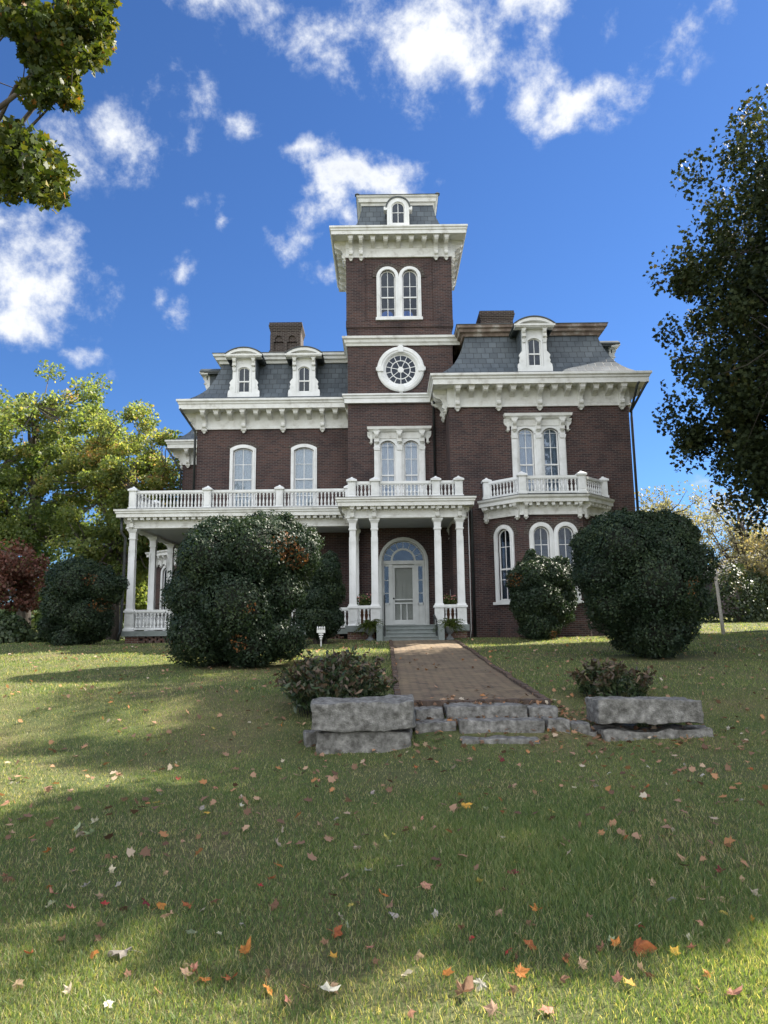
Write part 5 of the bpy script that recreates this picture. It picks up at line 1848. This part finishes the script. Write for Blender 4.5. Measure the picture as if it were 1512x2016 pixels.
# ------------------------------------------------------------------ grass
M_GRASS = leafmat('grass blade', [(0, (.058, .100, .044)), (.45, (.120, .182, .070)), (.72, (.20, .26, .095)), (.86, (.31, .30, .14)), (1, (.52, .46, .30))], .5, .5, .35, (1.5, 1.45, .5))
r = np.random.default_rng(90)
Vs, F3, F4, Ts = [], [], [], []
off = 0
for (y0, y1, nb, wd_, hh, near) in ((2.5, 4.2, 250000, .0042, .034, True), (4.2, 7.5, 310000, .0050, .034, True), (7.5, 12, 220000, .0085, .036, False), (12, 18, 120000, .013, .045, False), (18, 28, 120000, .020, .05, False), (28, 60, 60000, .045, .06, False)):
    yy = y0 + (y1 - y0) * r.random(nb)
    xx = (r.random(nb) * 2 - 1) * (.62 * yy + 3.0)
    ok = np.ones(nb, bool)
    ok &= ~((xx > .18) & (xx < 2.24) & (yy > 10.4) & (yy < 24.2))
    ok &= ~((xx > .40) & (xx < 2.32) & (yy > 9.45) & (yy < 10.6))
    ok &= ~((yy > 25.0) & (xx > -9.6) & (xx < 9.4))
    for (bx, by, br) in BUSHES:
        ok &= ~((np.hypot(xx - bx, (yy - by)) < br * .85) & (r.random(nb) < .93))
    patch = np.sin(xx * 1.7 + 1.1) * np.sin(yy * 1.3 + .4) + .6 * np.sin(xx * 4.1 + yy * 1.7) * np.sin(yy * 3.7)
    lush = np.exp(-(((xx - 1.35) / 1.25) ** 2 + ((yy - 5.4) / 1.5) ** 2) * 1.3)
    dry = np.clip(-patch * .35, 0, .5)
    ok &= r.random(nb) < np.clip(.8 + .4 * patch + .3 * lush, .28, 1)
    xx, yy, patch, lush, dry = xx[ok], yy[ok], patch[ok], lush[ok], dry[ok]
    m_ = len(xx)
    zz = gz(xx, yy)
    h = hh * r.uniform(.55, 1.35, m_) * (1 + .9 * lush)
    a = r.uniform(0, 2 * math.pi, m_)
    ln = r.uniform(.15, .95, m_) * h
    lx, ly = np.cos(a) * ln, np.sin(a) * ln
    b = r.uniform(0, 2 * math.pi, m_)
    wx, wy = np.cos(b) * wd_ * r.uniform(.6, 1.3, m_) / 2, np.sin(b) * wd_ * r.uniform(.6, 1.3, m_) / 2
    tn = .42 + .16 * r.normal(size=m_) + .15 * patch + .14 * lush
    straw = r.random(m_) < (.19 + dry * .7 - .17 * lush)
    tn[straw] = r.uniform(.78, 1.0, straw.sum())
    tn = np.clip(tn, 0, 1)
    base = np.stack([xx, yy, zz - .008], 1)
    W = np.stack([wx, wy, wx * 0], 1)
    mid = base + np.stack([lx * .35, ly * .35, h * .62], 1)
    tip = base + np.stack([lx, ly, h], 1)
    if near:
        V = np.stack([base - W, base + W, mid + W * .75, mid - W * .75, tip], 1).reshape(-1, 3)
        i5 = off + np.arange(m_)[:, None] * 5
        F4.append(i5 + np.array([[0, 1, 2, 3]]))
        F3.append(i5 + np.array([[3, 2, 4]]))
        Ts.append(np.repeat(tn, 5))
        off += m_ * 5
    else:
        V = np.stack([base - W, base + W, tip], 1).reshape(-1, 3)
        F3.append(off + np.arange(m_)[:, None] * 3 + np.array([[0, 1, 2]]))
        Ts.append(np.repeat(tn, 3))
        off += m_ * 3
    Vs.append(V)
gm = numpy_mesh('lawn_grass', np.concatenate(Vs), [np.concatenate(F4), np.concatenate(F3)], np.concatenate(Ts), M_GRASS)
kind(link('lawn_grass', gm), 'stuff')['label'] = 'short mown lawn grass mixed with straw coloured blades'

# ------------------------------------------------------------------ fallen leaves


def leafshape(seed, curl):
    r = random.Random(seed)
    tips = [(-100, .34), (-62, .50), (0, .56), (62, .50), (100, .34)]
    pts = []
    for k, (a, l) in enumerate(tips):
        l *= r.uniform(.9, 1.1)
        for da, f_ in ((-15, .66), (-8, .76), (0, 1.0), (8, .76), (15, .66)):
            pts.append((a + da + r.uniform(-2, 2), l * f_))
        if k < 4:
            pts.append(((a + tips[k + 1][0]) / 2, .30 * r.uniform(.85, 1.15)))
    pts += [(135, .24), (172, .10), (-172, .10), (-135, .24)]
    vs = [(0, 0, 0)]
    ca, cb = r.uniform(-1, 1) * curl, r.uniform(.3, 1) * curl
    for a, l in pts:
        x, y = l * math.cos(R(a)), l * math.sin(R(a))
        z = cb * (x * x + y * y) * 1.6 + ca * x * y * 2 + curl * .5 * math.sin(a * .09) * l * l
        vs.append((x, y, z))
    n = len(pts)
    fs = [(0, 1 + i, 1 + (i + 1) % n) for i in range(n)]
    o = len(vs)
    vs += [(-.06, -.012, .0), (-.06, .012, .0), (-.32, .03, .03), (-.55, .012, .10), (-.55, -.004, .10), (-.32, .006, .03)]
    fs += [(o, o + 1, o + 2, o + 5), (o + 5, o + 2, o + 3, o + 4)]
    me = bpy.data.meshes.new('fallen_leaf')
    me.from_pydata(vs, [], fs)
    return me


m, N, L, out = newmat('fallen leaf')
oi = N('ShaderNodeObjectInfo')
tc = N('ShaderNodeTexCoord')
n1 = N('ShaderNodeTexNoise', i_Scale=4.0, i_Detail=6.0, i_Roughness=.65)
L(tc.outputs['Object'], n1.inputs['Vector'])
mu = N('ShaderNodeMix', data_type='RGBA', blend_type='MULTIPLY')
mu.inputs[0].default_value = 1
L(oi.outputs['Color'], mu.inputs[6])
L(ramp(N, L, n1.outputs['Fac'], [(.32, (.5, .45, .4)), (.5, (.95, .93, .9)), (.7, (1.25, 1.2, 1.15))]), mu.inputs[7])
p = N('ShaderNodeBsdfPrincipled', i_Roughness=.65)
p.inputs['Specular IOR Level'].default_value = .3
L(mu.outputs[2], p.inputs['Base Color'])
t = N('ShaderNodeBsdfTranslucent')
L(mu.outputs[2], t.inputs[0])
mx = N('ShaderNodeMixShader')
mx.inputs[0].default_value = .3
L(p.outputs[0], mx.inputs[1])
L(t.outputs[0], mx.inputs[2])
L(mx.outputs[0], out.inputs[0])
SHAPES = [leafshape(100 + k, c) for k, c in enumerate((.12, .3, .5, .75, 1.0, .25, .6, .9))]
for s in SHAPES:
    s.materials.append(m)
COLS = {'tan': (.42, .29, .19), 'pale': (.52, .46, .34), 'orange': (.55, .22, .055), 'gold': (.60, .36, .06), 'salmon': (.50, .24, .17), 'rust': (.36, .12, .045), 'red': (.38, .05, .045), 'crimson': (.22, .035, .045),
        'brown': (.20, .115, .065), 'grey': (.34, .32, .28), 'green': (.30, .36, .20), 'white': (.62, .60, .52), 'yellow': (.60, .48, .13)}
WORDS = {'tan': 'dry tan', 'pale': 'bleached pale', 'orange': 'orange', 'gold': 'golden', 'salmon': 'salmon pink', 'rust': 'rust coloured', 'red': 'red', 'crimson': 'dark crimson', 'brown': 'dull brown',
         'grey': 'grey upturned', 'green': 'pale green', 'white': 'whitish', 'yellow': 'yellow'}
GL = 'fallen maple leaves on the lawn'


def hit(u, v):
    d = ray(u, v)
    t0 = .5
    for k in range(400):
        t1 = t0 * 1.012 + .01
        q = d * t1
        if q.z < g1(q.x, q.y):
            break
        t0 = t1
    return d * t0


def leaf(x, y, size, col, label, tilt=.35, k=None, up=.014):
    rr = random
    k = rr.randrange(len(SHAPES)) if k is None else k
    o = link('fallen_leaf', SHAPES[k], None, Matrix.Translation((x, y, g1(x, y) + up + size * .12)) @ Matrix.Rotation(rr.uniform(0, 6.28), 4, 'Z') @ Matrix.Rotation(rr.uniform(-tilt, tilt), 4, 'X')
             @ Matrix.Rotation(rr.uniform(-tilt, tilt), 4, 'Y') @ Matrix.Rotation(math.pi if rr.random() < .45 else 0, 4, 'X') @ Matrix.Diagonal((size, size, size, 1)))
    c = COLS[col]
    f_ = rr.uniform(.65, 1.15)
    o.color = (c[0] * f_, c[1] * f_ * rr.uniform(.92, 1.08), c[2] * f_, 1)
    tag(o, label, 'leaf', GL)
    return o


NAMED = [(244, 1878, .17, 'grey', 'big grey curled leaf, the largest of the left foreground', .3, 4), (646, 1955, .13, 'white', 'large whitish-green leaf in the sunlit bottom grass', .4, 2), (482, 1883, .11, 'orange', 'upright orange leaf at the edge of the bottom sun patch', .9, 3),
         (915, 1588, .135, 'gold', 'glowing golden leaf propped upright in the grass below the steps', 1.1, 3), (835, 1745, .12, 'salmon', 'wide flat pinkish tan leaf beside the taller grass', .3, 0), (1006, 1721, .12, 'crimson', 'dark crimson leaf lying flat in the taller grass', .3, 0),
         (1119, 1663, .12, 'tan', 'broad tan leaf cresting the taller grass', .5, 2), (410, 1605, .10, 'gold', 'small golden star-like leaf on the shaded lawn', .3, 0), (1254, 1872, .15, 'rust', 'tall folded brown-orange leaf standing in the right foreground', 1.1, 4),
         (913, 1962, .13, 'brown', 'large brown leaf near the bottom edge, curled', .6, 4), (1022, 1925, .10, 'orange', 'rounded orange-tan leaf in the bottom grass', .5, 5), (1244, 1948, .09, 'gold', 'yellow and brown two-tone leaf at the bottom right', .4, 1), (1443, 1965, .11, 'salmon', 'pale pink leaf in the sunny bottom right corner', .5, 2),
         (1421, 1721, .09, 'crimson', 'crinkled maroon leaf near the right edge', .8, 4), (1043, 1864, .10, 'rust', 'bright orange-red leaf below the taller grass', .8, 3), (770, 1801, .10, 'white', 'crumpled white leaf left of the taller grass', .6, 4), (749, 1764, .10, 'orange', 'orange leaf left of the pinkish flat one', .8, 3), (1126, 1748, .09, 'green', 'smooth pale green leaf in the taller grass', .3, 5),
         (515, 1745, .07, 'red', 'small bright pink-red leaf on clover in the shade', .5, 1), (205, 1782, .07, 'red', 'small pink-red leaf in the shaded left foreground', .4, 1), (290, 1780, .09, 'crimson', 'standing dark red leaf in the shaded left foreground', 1.0, 3), (314, 1787, .09, 'orange', 'orange leaf touching the standing dark red one', .6, 2), (336, 1808, .09, 'tan', 'folded tan leaf below the orange and dark red pair', .6, 4),
         (1040, 1670, .06, 'red', 'small scarlet leaf at the top of the taller grass', .5, 1), (1013, 1702, .07, 'yellow', 'thin yellow leaf just above the dark crimson one', .4, 2), (661, 1844, .10, 'rust', 'rust leaf standing on edge at the sun patch border', 1.1, 3), (456, 1933, .09, 'rust', 'cupped rust leaf in the sunny bottom grass', .5, 4), (400, 1936, .09, 'orange', 'flat orange leaf in the sunny bottom grass', .3, 1),
         (1081, 1993, .09, 'salmon', 'salmon leaf cut by the bottom edge of grass', .5, 2), (15, 1735, .12, 'brown', 'long curled brown leaf at the left edge', .5, 7)]
random.seed(12)
for (u, v, s, col, lab, tl, k) in NAMED:
    q = hit(u, v)
    leaf(q.x, q.y, s, col, lab, tl, k)
for j in range(7):                                   # heap of pale leaves at the left
    q = hit(161 + random.uniform(-26, 26), 1651 + random.uniform(-9, 9))
    leaf(q.x, q.y, random.uniform(.09, .12), random.choice(['pale', 'yellow', 'pale', 'green']), 'pale yellow leaf heaped with others in the clump near the left edge', .8, None, .03 + .015 * j)
MORE = [(136, 1561, 'tan'), (24, 1641, 'tan'), (95, 1677, 'orange'), (113, 1616, 'tan'), (196, 1583, 'tan'), (312, 1580, 'yellow'), (394, 1594, 'grey'), (471, 1634, 'tan'), (501, 1559, 'tan'), (427, 1552, 'salmon'), (354, 1537, 'red'), (301, 1523, 'tan'), (211, 1688, 'brown'),
        (91, 1743, 'orange'), (108, 1764, 'salmon'), (143, 1792, 'salmon'), (373, 1788, 'rust'), (421, 1775, 'salmon'), (533, 1736, 'rust'), (548, 1708, 'orange'), (545, 1784, 'brown'), (658, 1766, 'brown'), (676, 1731, 'tan'), (706, 1668, 'pale'), (653, 1651, 'salmon'), (183, 1879, 'orange'),
        (379, 1844, 'green'), (364, 1922, 'tan'), (523, 1951, 'orange'), (603, 1955, 'salmon'), (731, 1867, 'salmon'), (855, 1630, 'tan'), (1197, 1633, 'grey'), (1086, 1599, 'yellow'), (1388, 1679, 'tan'), (1483, 1764, 'pale'), (1058, 1794, 'orange'), (1042, 1819, 'brown'), (1217, 1863, 'orange'),
        (1360, 1873, 'salmon'), (1330, 1883, 'gold'), (820, 1887, 'tan'), (880, 1920, 'orange'), (945, 1941, 'grey'), (792, 1925, 'pale'), (970, 1990, 'tan'), (1385, 1826, 'salmon'), (1181, 1872, 'brown'), (1106, 1927, 'brown'), (1000, 1880, 'red'), (985, 1800, 'tan'), (1270, 1575, 'orange'), (820, 1511, 'rust'),
        (965, 1516, 'brown'), (990, 1498, 'crimson'), (1010, 1545, 'tan'), (1130, 1552, 'pale'), (1250, 1528, 'rust'), (1380, 1530, 'white'), (1340, 1520, 'salmon'), (1475, 1512, 'rust'), (640, 1500, 'salmon'), (680, 1508, 'tan'), (560, 1500, 'pale'), (760, 1650, 'yellow'), (798, 1632, 'salmon')]
for (u, v, col) in MORE:
    q = hit(u + random.uniform(-3, 3), v + random.uniform(-3, 3))
    leaf(q.x, q.y, random.uniform(.065, .095), col, WORDS[col] + ' maple leaf scattered on the mown lawn', .7)
cnt = len(NAMED) + 7 + len(MORE)
names = list(COLS)
wts = [8, 4, 1.6, .7, 4, 2.5, .7, .8, 7, 2.5, 1.2, 1.2, .5]
pos = []
while cnt < 298:
    v = 1395 + 600 * random.random() ** 1.25
    u = random.uniform(-30, 1540)
    q = hit(u, v)
    if .2 < q.x < 2.4 and q.y > 9.2:
        continue
    col = random.choices(names, wts)[0]
    leaf(q.x, q.y, random.uniform(.045, .085), col, WORDS[col] + ' maple leaf scattered on the mown lawn', 1.0, None, .012)
    cnt += 1
# small and distant litter that nobody could count
r = np.random.default_rng(95)
n = 2600
yy = 5 + 22 * r.random(n) ** .9
xx = (r.random(n) * 2 - 1) * (.6 * yy + .5)
k = r.random(n) < .28                                # leaves caught around the steps and under the clumps
xx[k] = r.normal(1.9, 1.3, k.sum())
yy[k] = r.normal(10.2, .55, k.sum())
ok = ~((yy > 24.5) & (xx > -9.6) & (xx < 9.4))
xx, yy = xx[ok], yy[ok]
onp = (xx > .22) & (xx < 2.2) & (yy > 10.4)
keep = ~onp | (r.random(len(xx)) < .35)
xx, yy = xx[keep], yy[keep]
P = np.stack([xx, yy, gz(xx, yy) + .04], 1)
for j in range(len(P)):
    if .2 < xx[j] < 2.3 and 10.3 < yy[j] < 24:
        P[j, 2] = pathz(xx[j], yy[j]) + .015
M_LITTER = leafmat('leaf litter', [(0, (.10, .055, .035)), (.3, (.24, .14, .085)), (.6, (.36, .22, .14)), (.8, (.42, .19, .07)), (1, (.50, .44, .34))], .7, .25, .3, (1, 1, .8))
kind(link('leaf_litter', leafmesh('leaf_litter', P, r.normal(size=P.shape) * .45 + np.array([0, 0, 1]), r.uniform(.05, .10, len(P)), MAPLE, r.random(len(P)), M_LITTER, r)), 'stuff')['label'] = 'small dry leaves littering lawn, path and steps'
